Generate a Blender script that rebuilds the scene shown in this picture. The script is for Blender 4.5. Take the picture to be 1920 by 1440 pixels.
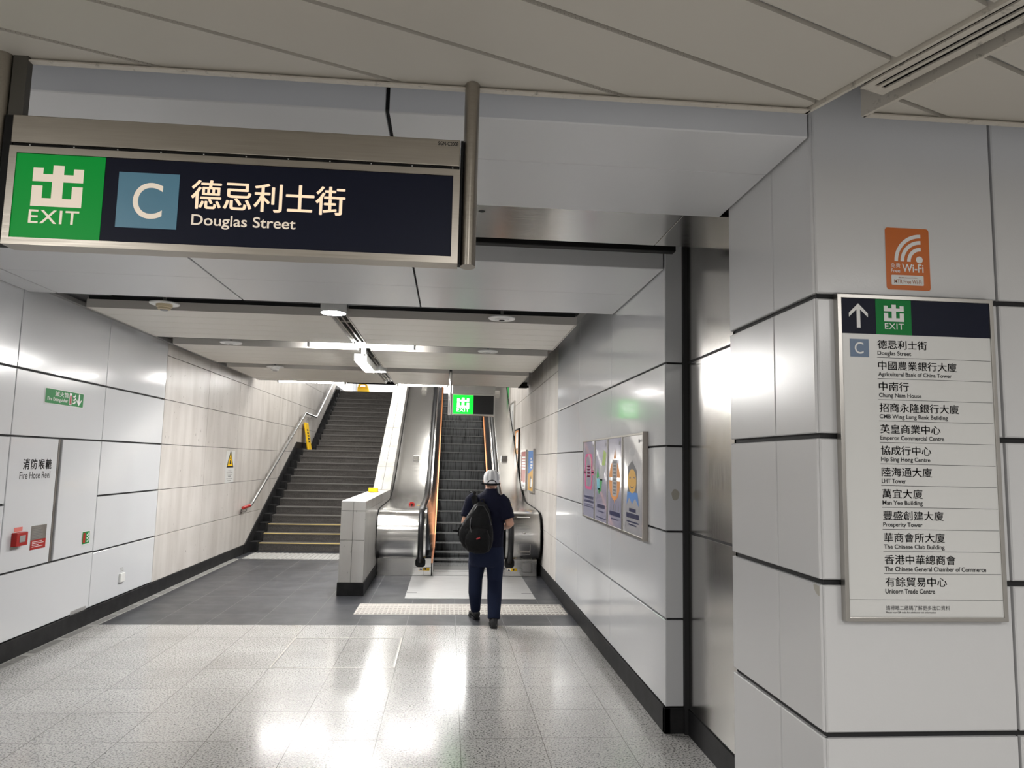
import bpy, bmesh, math, random
from math import sin, cos, pi, radians
from mathutils import Vector, Matrix

SC = bpy.context.scene
COL = SC.collection
for _o in list(bpy.data.objects):
    bpy.data.objects.remove(_o)

# ------------------------------------------------------------------ camera
FPX, YAW, PITCH, ROLL = 1360.2, 0.083795, 0.1071486, 0.0212930
fw = Vector((sin(YAW) * cos(PITCH), cos(YAW) * cos(PITCH), sin(PITCH)))
rt = Vector((cos(YAW), -sin(YAW), 0))
up = rt.cross(fw)
rt2 = rt * cos(ROLL) + up * sin(ROLL)
up2 = up * cos(ROLL) - rt * sin(ROLL)
cam_d = bpy.data.cameras.new('camera')
cam_d.sensor_fit = 'HORIZONTAL'
cam_d.sensor_width = 36.0
cam_d.lens = 36.0 * FPX / 1920.0
cam_d.clip_start = 0.05
cam_d.clip_end = 200
cam = bpy.data.objects.new('camera', cam_d)
COL.objects.link(cam)
M3 = Matrix((rt2, up2, -fw)).transposed()
cam.matrix_world = Matrix.Translation((0, 0, 1.7)) @ M3.to_4x4()
SC.camera = cam

# ------------------------------------------------------------------ world, exposure
w = bpy.data.worlds.new('world')
SC.world = w
w.use_nodes = True
w.node_tree.nodes['Background'].inputs[0].default_value = (0.9, 0.93, 1.0, 1)
w.node_tree.nodes['Background'].inputs[1].default_value = 0.25
SC.view_settings.view_transform = 'Standard'
SC.view_settings.look = 'None'
SC.view_settings.exposure = 0.14
SC.view_settings.gamma = 1.0
SC.view_settings.use_curve_mapping = False
SC.cycles.use_denoising = True
SC.cycles.caustics_reflective = False
SC.cycles.caustics_refractive = False
SC.cycles.max_bounces = 10
SC.cycles.diffuse_bounces = 5
SC.cycles.glossy_bounces = 6
SC.cycles.sample_clamp_indirect = 6.0


def area(name, loc, rot, sx, sy, power, color=(1, 1, 1)):
    l = bpy.data.lights.new(name, 'AREA')
    l.shape = 'RECTANGLE'
    l.size, l.size_y = sx, sy
    l.energy = power
    l.color = color
    o = bpy.data.objects.new(name, l)
    o.location = loc
    o.rotation_euler = rot
    COL.objects.link(o)
    return o


# lamps of the concourse behind the camera
for i, (lx, ly, p) in enumerate([(-2.6, -0.6, 62), (0.3, -0.9, 56), (3.2, -0.6, 48), (-2.6, -4.4, 62), (0.4, -4.4, 56), (3.4, -4.4, 48), (-5.6, -2.0, 62)]):
    area('concourse_lamp', (lx, ly, 2.98), (0, 0, 0), 0.35, 1.6, p, (1.0, 0.985, 0.965))
# lamps over the stairs and at the top hall
area('stairwell_lamp', (-2.4, 16.0, 5.55), (0, 0, 0), 1.6, 3.0, 150, (1.0, 0.98, 0.93))
area('stairwell_lamp', (0.2, 16.5, 5.55), (0, 0, 0), 1.6, 3.0, 130, (1.0, 0.98, 0.93))
area('top_hall_lamp', (-1.0, 25.0, 5.6), (0, 0, 0), 4.0, 2.5, 420, (1.0, 0.99, 0.97))


# ------------------------------------------------------------------ materials
def mat(name, color, rough=0.5, metal=0.0, emit=None, estr=0.0, coat=0.0, spec=0.5, aniso=0.0):
    m = bpy.data.materials.new(name)
    m.use_nodes = True
    b = m.node_tree.nodes['Principled BSDF']
    b.inputs['Base Color'].default_value = (*color, 1)
    b.inputs['Roughness'].default_value = rough
    b.inputs['Metallic'].default_value = metal
    b.inputs['Coat Weight'].default_value = coat
    b.inputs['Specular IOR Level'].default_value = spec
    if aniso:
        b.inputs['Anisotropic'].default_value = aniso
    if emit:
        b.inputs['Emission Color'].default_value = (*emit, 1)
        b.inputs['Emission Strength'].default_value = estr
    return m


def nd(m, typ, **kw):
    n = m.node_tree.nodes.new(typ)
    for k, v in kw.items():
        if k in n.inputs:
            n.inputs[k].default_value = v
        else:
            setattr(n, k, v)
    return n


def lk(m, a, b):
    m.node_tree.links.new(a, b)


def bsdf(m):
    return m.node_tree.nodes['Principled BSDF']


def coords(m, scale=(1, 1, 1), loc=(0, 0, 0)):
    tc = nd(m, 'ShaderNodeTexCoord')
    mp = nd(m, 'ShaderNodeMapping')
    mp.inputs['Scale'].default_value = scale
    mp.inputs['Location'].default_value = loc
    lk(m, tc.outputs['Object'], mp.inputs[0])
    return mp.outputs[0]


def ramp(m, fac, stops):
    r = nd(m, 'ShaderNodeValToRGB')
    e = r.color_ramp.elements
    while len(e) < len(stops):
        e.new(0.5)
    for x, (p, c) in zip(e, stops):
        x.position = p
        x.color = (*c, 1)
    lk(m, fac, r.inputs[0])
    return r.outputs[0]


def mixc(m, fac, a, b, mode='MIX'):
    n = nd(m, 'ShaderNodeMix', data_type='RGBA', blend_type=mode)
    if hasattr(fac, 'links') or hasattr(fac, 'is_linked'):
        lk(m, fac, n.inputs[0])
    else:
        n.inputs[0].default_value = fac
    for v, s in ((a, n.inputs[6]), (b, n.inputs[7])):
        if isinstance(v, tuple):
            s.default_value = (*v, 1)
        else:
            lk(m, v, s)
    return n.outputs[2]


def bump(m, h, strength=0.2, dist=0.01):
    b = nd(m, 'ShaderNodeBump')
    b.inputs['Strength'].default_value = strength
    b.inputs['Distance'].default_value = dist
    lk(m, h, b.inputs['Height'])
    lk(m, b.outputs[0], bsdf(m).inputs['Normal'])


def noise(m, vec, scale, detail=3.0, rough=0.5):
    n = nd(m, 'ShaderNodeTexNoise')
    n.inputs['Scale'].default_value = scale
    n.inputs['Detail'].default_value = detail
    n.inputs['Roughness'].default_value = rough
    lk(m, vec, n.inputs['Vector'])
    return n.outputs['Fac']


# vitreous enamel wall panel, with the faint orange peel of the real thing
M_PANEL = mat('enamel_panel', (0.66, 0.67, 0.69), 0.16, coat=0.25)
bump(M_PANEL, noise(M_PANEL, coords(M_PANEL), 130, 1.0), 0.05, 0.002)
M_PANELC = mat('column_enamel', (0.64, 0.64, 0.645), 0.24)
bump(M_PANELC, noise(M_PANELC, coords(M_PANELC), 170, 1.0), 0.09, 0.002)
M_SOFFIT = mat('soffit_enamel', (0.68, 0.685, 0.70), 0.285)
bump(M_SOFFIT, noise(M_SOFFIT, coords(M_SOFFIT, (3, 0.6, 3)), 6, 2.0), 0.02, 0.01)
M_DARK = mat('joint_black', (0.012, 0.012, 0.013), 0.7)
M_PLENUM = mat('plenum_black', (0.02, 0.02, 0.021), 0.9)
M_BASE = mat('black_skirting', (0.010, 0.010, 0.011), 0.55, spec=0.25)
_v = coords(M_BASE)
lk(M_BASE, ramp(M_BASE, noise(M_BASE, _v, 9, 5.0), [(0.35, (0.007, 0.007, 0.008)), (0.8, (0.022, 0.022, 0.023))]), bsdf(M_BASE).inputs['Base Color'])


def limestone(name, c1, c2, rough):
    m = mat(name, c1, rough)
    v = coords(m)
    big = ramp(m, noise(m, v, 1.6, 4.0), [(0.3, c2), (0.7, c1)])
    pits = ramp(m, noise(m, coords(m, (1, 1, 0.6)), 24, 1.5), [(0.255, (0.48, 0.46, 0.44)), (0.285, (1, 1, 1))])
    run = ramp(m, noise(m, coords(m, (2.2, 2.2, 0.28)), 2.0, 4.0), [(0.35, (0.84, 0.83, 0.82)), (0.6, (1, 1, 1))])
    lk(m, mixc(m, 1.0, mixc(m, 0.8, big, pits, 'MULTIPLY'), run, 'MULTIPLY'), bsdf(m).inputs['Base Color'])
    st = ramp(m, noise(m, v, 1.2, 3.0), [(0.3, (max(0.285, rough - 0.04),) * 3), (0.7, (rough + 0.08,) * 3)])
    lk(m, st, bsdf(m).inputs['Roughness'])
    return m


M_STONE = limestone('pale_limestone', (0.64, 0.61, 0.58), (0.55, 0.52, 0.49), 0.40)
M_STONEW = limestone('white_limestone', (0.60, 0.59, 0.55), (0.54, 0.53, 0.50), 0.46)

M_STONEG = limestone('grey_limestone', (0.60, 0.59, 0.565), (0.52, 0.51, 0.49), 0.34)


def steel(name, c, rough, sx=(1, 1, 60), amp=0.08):
    m = mat(name, c, rough, 1.0)
    n = noise(m, coords(m, sx), 4, 4.0, 0.6)
    lk(m, ramp(m, n, [(0.3, (max(0.03, rough - amp),) * 3), (0.7, (rough + amp,) * 3)]), bsdf(m).inputs['Roughness'])
    lk(m, ramp(m, n, [(0.25, tuple(x * 0.86 for x in c)), (0.75, c)]), bsdf(m).inputs['Base Color'])
    return m


M_STEEL = steel('brushed_steel', (0.60, 0.585, 0.56), 0.20, (60, 60, 1), 0.05)
M_STEELH = steel('brushed_steel_long', (0.60, 0.59, 0.57), 0.20, (1, 40, 40), 0.05)
M_STEELD = steel('dull_steel', (0.42, 0.40, 0.385), 0.38, (60, 60, 1), 0.06)
M_CHROME = mat('polished_chrome', (0.75, 0.75, 0.75), 0.1, 1.0)
M_SIGNST = steel('sign_steel', (0.43, 0.395, 0.345), 0.36, (1, 40, 40), 0.06)
M_ALU = mat('frame_aluminium', (0.50, 0.48, 0.45), 0.33, 1.0)
M_BEIGE = mat('perforated_ceiling_panel', (0.50, 0.475, 0.43), 0.6)
_v = coords(M_BEIGE)
_w1 = nd(M_BEIGE, 'ShaderNodeTexVoronoi', feature='F1')
_w1.inputs['Scale'].default_value = 110
_w1.inputs['Randomness'].default_value = 0.0
_mp = nd(M_BEIGE, 'ShaderNodeMapping')
_mp.inputs['Rotation'].default_value = (0, 0, radians(22.4))
lk(M_BEIGE, _v, _mp.inputs[0])
lk(M_BEIGE, _mp.outputs[0], _w1.inputs['Vector'])
lk(M_BEIGE, ramp(M_BEIGE, _w1.outputs['Distance'], [(0.16, (0.33, 0.308, 0.275)), (0.24, (0.545, 0.515, 0.46))]), bsdf(M_BEIGE).inputs['Base Color'])
M_TRIM = mat('beige_edge_trim', (0.56, 0.525, 0.46), 0.5)
_v = coords(M_TRIM)
lk(M_TRIM, ramp(M_TRIM, noise(M_TRIM, _v, 25, 6.0, 0.7), [(0.28, (0.22, 0.20, 0.17)), (0.42, (0.58, 0.54, 0.475))]), bsdf(M_TRIM).inputs['Base Color'])
M_SLAB = mat('plank_ceiling', (0.74, 0.705, 0.645), 0.42)
M_SLABF = mat('plank_ceiling_face', (0.60, 0.57, 0.53), 0.5)
M_WHITE = mat('white_plastic', (0.78, 0.78, 0.76), 0.35)
M_CREAM = mat('yellowed_plastic', (0.62, 0.53, 0.36), 0.45)
M_WALLW = mat('painted_white', (0.78, 0.78, 0.78), 0.5)
M_GREY = mat('grey_paint', (0.30, 0.295, 0.29), 0.45)
M_BLACK = mat('black_paint', (0.008, 0.008, 0.008), 0.6, spec=0.2)
M_RUBBER = mat('handrail_rubber', (0.006, 0.006, 0.007), 0.32, spec=0.35)
M_NAVY = mat('sign_navy', (0.006, 0.008, 0.022), 0.45, spec=0.18)
M_GREEN_LIT = mat('lit_sign_green', (0.0, 0.12, 0.02), 0.4, emit=(0.0, 0.27, 0.03), estr=0.55, spec=0.2)
M_GREEN_BRIGHT = mat('bright_sign_green', (0.0, 0.35, 0.03), 0.3, emit=(0.0, 0.75, 0.02), estr=1.35)
M_WHITE_BRIGHT = mat('bright_sign_white', (0.8, 0.85, 0.8), 0.3, emit=(0.85, 1.0, 0.85), estr=1.5)
M_LETTER = mat('lit_sign_cream', (0.75, 0.66, 0.56), 0.4, emit=(0.95, 0.80, 0.64), estr=0.33)
M_BLUESQ = mat('sign_blue', (0.085, 0.20, 0.27), 0.35, emit=(0.07, 0.2, 0.3), estr=0.2)
M_BLUESQ2 = mat('directory_blue', (0.10, 0.16, 0.26), 0.35)
M_GREENP = mat('printed_green', (0.008, 0.20, 0.045), 0.5, spec=0.2)
M_PAPER = mat('sign_white', (0.68, 0.68, 0.665), 0.30)
M_INK = mat('ink_black', (0.010, 0.010, 0.012), 0.5)
M_WHITEINK = mat('ink_white', (0.78, 0.78, 0.77), 0.4)
M_ORANGE = mat('sticker_orange', (0.56, 0.13, 0.012), 0.4)
M_BROWNINK = mat('ink_brown', (0.33, 0.10, 0.03), 0.5)
M_RED = mat('alarm_red', (0.36, 0.018, 0.014), 0.45, spec=0.3)
M_REDPALE = mat('pale_red_label', (0.72, 0.20, 0.17), 0.5)
M_YELLOW = mat('safety_yellow', (0.85, 0.52, 0.005), 0.4)
M_TANPATCH = mat('adhesive_patch', (0.42, 0.40, 0.35), 0.6)
M_TUBE = mat('lit_tube', (0.9, 0.9, 0.9), 0.4, emit=(1.0, 0.98, 0.95), estr=95)
M_DISC = mat('lit_diffuser', (0.9, 0.9, 0.9), 0.4, emit=(1.0, 0.98, 0.95), estr=330)
M_COPPER = mat('copper_skirt', (0.62, 0.24, 0.09), 0.30, 0.6)
M_SKIN = mat('skin', (0.52, 0.29, 0.20), 0.5)
M_HAIR = mat('grey_hair', (0.05, 0.045, 0.04), 0.6)
M_POLO = mat('navy_polo', (0.005, 0.006, 0.018), 0.9, spec=0.2)
M_TROUSER = mat('navy_trousers', (0.009, 0.014, 0.036), 0.85, spec=0.2)
M_SHOE = mat('black_shoe', (0.010, 0.010, 0.011), 0.5)
M_BAG = mat('black_nylon', (0.0035, 0.0035, 0.004), 0.7, spec=0.2)
M_CAP = mat('white_cap', (0.68, 0.68, 0.68), 0.7)
M_CAPG = mat('grey_cap_panel', (0.42, 0.42, 0.43), 0.7)
M_EYE = mat('eye_dark', (0.02, 0.015, 0.01), 0.2)
for _m, _s in ((M_POLO, 55), (M_TROUSER, 30)):
    bump(_m, noise(_m, coords(_m), _s * 0.35, 3.0), 0.5, 0.02)
bump(M_BAG, noise(M_BAG, coords(M_BAG), 14, 3.0), 0.6, 0.03)

# floors
TP, TQ = 0.507, 0.5125


def tile_mask(m, ox, oy, size):
    br = nd(m, 'ShaderNodeTexBrick')
    br.offset = 0.0
    br.squash = 1.0
    br.inputs['Scale'].default_value = 1.0
    br.inputs['Mortar Size'].default_value = size
    br.inputs['Mortar Smooth'].default_value = 0.1
    br.inputs['Brick Width'].default_value = TP
    br.inputs['Row Height'].default_value = TQ
    br.inputs['Bias'].default_value = 0.0
    br.inputs['Color1'].default_value = (0.9, 0.9, 0.9, 1)
    br.inputs['Color2'].default_value = (1, 1, 1, 1)
    lk(m, coords(m, (1, 1, 1), (-ox, -oy, 0)), br.inputs['Vector'])
    return br


M_TERR = mat('terrazzo_floor', (0.5, 0.5, 0.5), 0.22, spec=0.6, coat=0.35)
bsdf(M_TERR).inputs['Coat Roughness'].default_value = 0.12
_v = coords(M_TERR)
_s = ramp(M_TERR, noise(M_TERR, _v, 80, 2.5, 0.65), [(0.385, (0.10, 0.098, 0.095)), (0.455, (0.55, 0.545, 0.53)), (0.60, (0.74, 0.73, 0.71))])
_b = ramp(M_TERR, noise(M_TERR, _v, 1.3, 3.0), [(0.3, (0.82, 0.81, 0.80)), (0.7, (1, 1, 1))])
_br = tile_mask(M_TERR, 0.119 - 20 * TP, 7.755 - 60 * TQ, 0.0022)
_c = mixc(M_TERR, 1.0, _s, _b, 'MULTIPLY')
_c = mixc(M_TERR, 1.0, _c, _br.outputs['Color'], 'MULTIPLY')
lk(M_TERR, mixc(M_TERR, _br.outputs['Fac'], _c, (0.14, 0.13, 0.12)), bsdf(M_TERR).inputs['Base Color'])
lk(M_TERR, ramp(M_TERR, noise(M_TERR, _v, 2.2, 4.0), [(0.3, (0.16,) * 3), (0.75, (0.25,) * 3)]), bsdf(M_TERR).inputs['Roughness'])

M_DKFL = mat('dark_granite_floor', (0.10, 0.10, 0.11), 0.30)
_v = coords(M_DKFL)
_s = ramp(M_DKFL, noise(M_DKFL, _v, 160, 2.0), [(0.3, (0.030, 0.031, 0.037)), (0.7, (0.054, 0.056, 0.064))])
_b = ramp(M_DKFL, noise(M_DKFL, _v, 1.1, 3.0), [(0.3, (0.75, 0.75, 0.76)), (0.7, (1, 1, 1))])
_br = tile_mask(M_DKFL, 0.119 - 20 * TP, 7.78 - 60 * TQ, 0.0028)
_c = mixc(M_DKFL, 1.0, _s, _b, 'MULTIPLY')
lk(M_DKFL, mixc(M_DKFL, _br.outputs['Fac'], _c, (0.20, 0.20, 0.20)), bsdf(M_DKFL).inputs['Base Color'])
lk(M_DKFL, ramp(M_DKFL, noise(M_DKFL, _v, 3, 4.0), [(0.3, (0.29,) * 3), (0.75, (0.42,) * 3)]), bsdf(M_DKFL).inputs['Roughness'])

M_STEP = mat('stair_granite', (0.09, 0.085, 0.08), 0.6)
_v = coords(M_STEP)
_f = mixc(M_STEP, 1.0, ramp(M_STEP, noise(M_STEP, _v, 120, 2.0), [(0.3, (0.050, 0.046, 0.044)), (0.7, (0.135, 0.126, 0.119))]),
          ramp(M_STEP, noise(M_STEP, coords(M_STEP, (1, 1, 4)), 5, 4.0), [(0.3, (0.7, 0.68, 0.66)), (0.7, (1, 1, 1))]), 'MULTIPLY')
lk(M_STEP, _f, bsdf(M_STEP).inputs['Base Color'])
M_NOSE = mat('stair_nosing', (0.19, 0.183, 0.176), 0.45)
M_NOSEY = mat('yellow_nosing', (0.68, 0.52, 0.20), 0.5)
M_TACT = mat('tactile_beige', (0.44, 0.415, 0.385), 0.5)
M_TACTG = mat('tactile_grey', (0.38, 0.375, 0.365), 0.5)
M_PLATE = mat('floor_plate_steel', (0.52, 0.52, 0.52), 0.42, 0.75)
_v = coords(M_PLATE, (1, 30, 1))
lk(M_PLATE, ramp(M_PLATE, noise(M_PLATE, _v, 4, 4.0), [(0.3, (0.40, 0.40, 0.40)), (0.7, (0.56, 0.56, 0.56))]), bsdf(M_PLATE).inputs['Base Color'])
M_ESTEP = mat('escalator_step_dark', (0.07, 0.073, 0.075), 0.5, 0.15)
_n = noise(M_ESTEP, coords(M_ESTEP, (1, 0.1, 0.06)), 40, 3.0)
lk(M_ESTEP, ramp(M_ESTEP, _n, [(0.30, (0.02, 0.02, 0.021)), (0.52, (0.115, 0.12, 0.123))]), bsdf(M_ESTEP).inputs['Base Color'])
M_ETREAD = mat('escalator_tread_grey', (0.17, 0.172, 0.17), 0.5, 0.5)
M_INNER = mat('escalator_inner_panel', (0.10, 0.105, 0.115), 0.16, 0.9)
M_GLASS = mat('frame_glazing', (0.70, 0.70, 0.70), 0.06, coat=1.0)


# ------------------------------------------------------------------ mesh builder
class MB:
    def __init__(s):
        s.v, s.f, s.m, s.sm = [], [], [], []

    def add(s, vs, fs, mi=0, smooth=False):
        n = len(s.v)
        s.v += [tuple(p) for p in vs]
        for f in fs:
            s.f.append(tuple(n + i for i in f))
            s.m.append(mi)
            s.sm.append(smooth)

    def box(s, x0, y0, z0, x1, y1, z1, mi=0):
        s.add([(x0, y0, z0), (x1, y0, z0), (x1, y1, z0), (x0, y1, z0), (x0, y0, z1), (x1, y0, z1), (x1, y1, z1), (x0, y1, z1)],
              [(0, 3, 2, 1), (4, 5, 6, 7), (0, 1, 5, 4), (1, 2, 6, 5), (2, 3, 7, 6), (3, 0, 4, 7)], mi)
        return s

    def slab(s, O, U, V, N, u0, u1, v0, v1, d0, d1, c=0.0, mi=0):
        """box in a frame: from depth d0 (back) to d1 (front) along N, with a chamfer c on its front edges"""
        O, U, V, N = Vector(O), Vector(U), Vector(V), Vector(N)
        q = lambda a, b, d: O + U * a + V * b + N * d
        r0 = [q(u0, v0, d0), q(u1, v0, d0), q(u1, v1, d0), q(u0, v1, d0)]
        r1 = [q(u0, v0, d1 - c), q(u1, v0, d1 - c), q(u1, v1, d1 - c), q(u0, v1, d1 - c)]
        fs = [(0, 3, 2, 1)]
        vs = r0 + r1
        for i in range(4):
            fs.append((i, (i + 1) % 4, 4 + (i + 1) % 4, 4 + i))
        if c > 0:
            vs += [q(u0 + c, v0 + c, d1), q(u1 - c, v0 + c, d1), q(u1 - c, v1 - c, d1), q(u0 + c, v1 - c, d1)]
            for i in range(4):
                fs.append((4 + i, 4 + (i + 1) % 4, 8 + (i + 1) % 4, 8 + i))
            fs.append((8, 9, 10, 11))
        else:
            fs.append((4, 5, 6, 7))
        if U.cross(V).dot(N) < 0:
            fs = [f[::-1] for f in fs]
        s.add(vs, fs, mi)
        return s

    def prism(s, pts, O, U, V, N, d0, d1, mi=0, smooth=False):
        """extrude the outline pts (u,v; counter-clockwise seen against N) from d0 to d1 along N"""
        O, U, V, N = Vector(O), Vector(U), Vector(V), Vector(N)
        n = len(pts)
        a = [O + U * p[0] + V * p[1] + N * d0 for p in pts]
        b = [O + U * p[0] + V * p[1] + N * d1 for p in pts]
        side = [(i, (i + 1) % n, n + (i + 1) % n, n + i) for i in range(n)]
        caps = [tuple(range(n - 1, -1, -1)), tuple(range(n, 2 * n))]
        if U.cross(V).dot(N) < 0:
            side = [f[::-1] for f in side]
            caps = [f[::-1] for f in caps]
        s.add(a + b, caps, mi)
        s.add(a + b, side, mi, smooth)
        return s

    def loft(s, rings, mi=0, caps=True, smooth=True):
        n = len(rings[0])
        vs = [p for r in rings for p in r]
        fs = []
        for k in range(len(rings) - 1):
            for i in range(n):
                j = (i + 1) % n
                fs.append((k * n + i, k * n + j, (k + 1) * n + j, (k + 1) * n + i))
        s.add(vs, fs, mi, smooth)
        if caps:
            s.add(rings[0], [tuple(range(n - 1, -1, -1))], mi)
            s.add(rings[-1], [tuple(range(n))], mi)
        return s

    def tube(s, path, r, n=12, mi=0, caps=True, flat=1.0, upv=None):
        path = [Vector(p) for p in path]
        rs = r if isinstance(r, (list, tuple)) else [r] * len(path)
        rings = []
        ref = Vector(upv) if upv else None
        for i, p in enumerate(path):
            if i == 0:
                t = path[1] - p
            elif i == len(path) - 1:
                t = p - path[i - 1]
            else:
                t = (p - path[i - 1]).normalized() + (path[i + 1] - p).normalized()
            t.normalize()
            if ref is None:
                ref = Vector((0, 0, 1)) if abs(t.z) < 0.9 else Vector((1, 0, 0))
            a = t.cross(ref)
            if a.length < 1e-4:
                a = t.orthogonal()
            a.normalize()
            b = a.cross(t).normalized()
            if not upv:
                ref = b
            rings.append([p + (a * cos(2 * pi * k / n) - b * (sin(2 * pi * k / n)) * flat) * rs[i] for k in range(n)])
        s.loft(rings, mi, caps)
        return s

    def lathe(s, c, prof, n=28, mi=0, axis='z'):
        rings = []
        for r, h in prof:
            ring = []
            for k in range(n):
                a = 2 * pi * k / n
                if axis == 'z':
                    ring.append((c[0] + r * cos(a), c[1] + r * sin(a), c[2] + h))
                elif axis == 'x':
                    ring.append((c[0] + h, c[1] + r * cos(a), c[2] + r * sin(a)))
                else:
                    ring.append((c[0] + r * sin(a), c[1] + h, c[2] + r * cos(a)))
            rings.append(ring)
        s.loft(rings, mi, True, False)
        return s

    def text(s, body, O, U, V, N, u0, v0, u1, v1, d=0.0, mi=0, bold=0.0, space=1.0, keep=False, fat=0.0):
        """lettering fitted to the box u0..u1, v0..v1 of a frame"""
        c = bpy.data.curves.new('t', 'FONT')
        c.body = body
        c.offset = bold
        c.space_character = space
        c.resolution_u = 14 if len(body) == 1 else 5
        o = bpy.data.objects.new('t', c)
        me = o.to_mesh()
        xs = [p.co.x for p in me.vertices]
        ys = [p.co.y for p in me.vertices]
        x0, x1, y0, y1 = min(xs), max(xs), min(ys), max(ys)
        sx = (u1 - u0) / (x1 - x0)
        sy = (v1 - v0) / (y1 - y0)
        if keep:
            sx = sy
        O, U, V, N = Vector(O), Vector(U), Vector(V), Vector(N)
        vs = [O + U * (u0 + (p.co.x - x0) * sx) + V * (v0 + (p.co.y - y0) * sy) + N * d for p in me.vertices]
        fs = [tuple(p.vertices) for p in me.polygons]
        flip = False
        if fs:
            a, b, e = (vs[fs[0][i]] for i in range(3))
            flip = (b - a).cross(e - a).dot(N) < 0
        fs = [f[::-1] for f in fs] if flip else fs
        s.add(vs, fs, mi)
        if fat:
            for a_, b_ in ((fat, 0), (-fat, 0), (0, fat * .6), (0, -fat * .6)):
                s.add([p + U * a_ + V * b_ for p in vs], fs, mi)
        o.to_mesh_clear()
        bpy.data.objects.remove(o)
        bpy.data.curves.remove(c)
        return s

    def build(s, name, mats, parent=None, bevel=0.0, remesh=0.0, subd=0, seg=2):
        me = bpy.data.meshes.new(name)
        me.from_pydata(s.v, [], s.f)
        mats = mats if isinstance(mats, (list, tuple)) else [mats]
        for m in mats:
            me.materials.append(m)
        me.polygons.foreach_set('material_index', s.m)
        me.polygons.foreach_set('use_smooth', s.sm)
        me.update()
        o = bpy.data.objects.new(name, me)
        COL.objects.link(o)
        if parent is not None:
            o.parent = parent
            o.matrix_parent_inverse = Matrix.Translation(parent.location).inverted()
        if remesh:
            r = o.modifiers.new('remesh', 'REMESH')
            r.mode = 'VOXEL'
            r.voxel_size = remesh
            r.use_smooth_shade = True
            sm = o.modifiers.new('smooth', 'SMOOTH')
            sm.iterations = 4
            sm.factor = 0.5
        if bevel:
            b = o.modifiers.new('bevel', 'BEVEL')
            b.width = bevel
            b.segments = seg
            b.limit_method = 'ANGLE'
            b.angle_limit = radians(40)
        if subd:
            sb = o.modifiers.new('subd', 'SUBSURF')
            sb.levels = sb.render_levels = subd
        return o


def thing(name, label, cat, loc, group=None):
    o = bpy.data.objects.new(name, None)
    o.empty_display_size = 0.1
    o.location = loc
    COL.objects.link(o)
    o['label'] = label
    o['category'] = cat
    if group:
        o['group'] = group
    return o


def tag(o, label, cat, group=None):
    o['label'] = label
    o['category'] = cat
    if group:
        o['group'] = group
    return o


def struct(o, label=None):
    o['kind'] = 'structure'
    if label:
        o['label'] = label
    return o


X3, Y3, Z3 = (1, 0, 0), (0, 1, 0), (0, 0, 1)
NX, NY, NZ = (-1, 0, 0), (0, -1, 0), (0, 0, -1)
XL, XR = -3.545, 1.428


def F_left(s=0.0):      # frame on the left wall: u along +Y, v up, facing +X
    return ((XL + s, 0, 0), Y3, Z3, X3)


def F_right(s=0.0):     # frame on the right wall: u along -Y, v up, facing -X
    return ((XR - s, 0, 0), NY, Z3, NX)


def F_front(y):         # frame facing the concourse (-Y)
    return ((0, y, 0), X3, Z3, NY)


def exit_symbol(mb, F, u0, v0, u1, v1, d, mi=0):
    W, Hh = u1 - u0, v1 - v0
    P = [(0.0, 0.0), (1.0, 0.0), (1.0, .50), (.79, .50), (.79, .20), (.61, .20), (.61, .60), (1.0, .60), (1.0, .93), (.80, .93), (.80, .78), (.61, .78),
         (.61, 1.0), (.39, 1.0), (.39, .78), (.20, .78), (.20, .93), (0.0, .93), (0.0, .60), (.39, .60), (.39, .20), (.21, .20), (.21, .50), (0.0, .50)]
    O, U, V, N = (Vector(a) for a in F)
    # cut into rectangles so that each face is convex
    R = [(0, 0, 1, .20), (0, .20, .21, .50), (.79, .20, 1, .50), (.39, .20, .61, .60), (0, .60, 1, .78), (0, .78, .20, .93), (.80, .78, 1, .93), (.39, .78, .61, 1.0)]
    for a, b, c, e in R:
        q = [O + U * (u0 + W * x) + V * (v0 + Hh * y) + N * d for x, y in ((a, b), (c, b), (c, e), (a, e))]
        mb.add(q, [(0, 1, 2, 3)], mi)


def quad(mb, F, u0, v0, u1, v1, d, mi=0):
    O, U, V, N = (Vector(a) for a in F)
    vs = [O + U * x + V * y + N * d for x, y in ((u0, v0), (u1, v0), (u1, v1), (u0, v1))]
    f = (0, 1, 2, 3) if U.cross(V).dot(N) > 0 else (3, 2, 1, 0)
    mb.add(vs, [f], mi)


def poly(mb, F, pts, d, mi=0):
    O, U, V, N = (Vector(a) for a in F)
    vs = [O + U * x + V * y + N * d for x, y in pts]
    n = Vector((0, 0, 0))
    for i in range(len(vs)):
        n += vs[i].cross(vs[(i + 1) % len(vs)])
    f = tuple(range(len(vs)))
    mb.add(vs, [f if n.dot(N) > 0 else f[::-1]], mi)


def disc(mb, F, u, v, r, d, mi=0, n=24, ry=None):
    poly(mb, F, [(u + r * cos(2 * pi * k / n), v + (ry or r) * sin(2 * pi * k / n)) for k in range(n)], d, mi)


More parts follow.
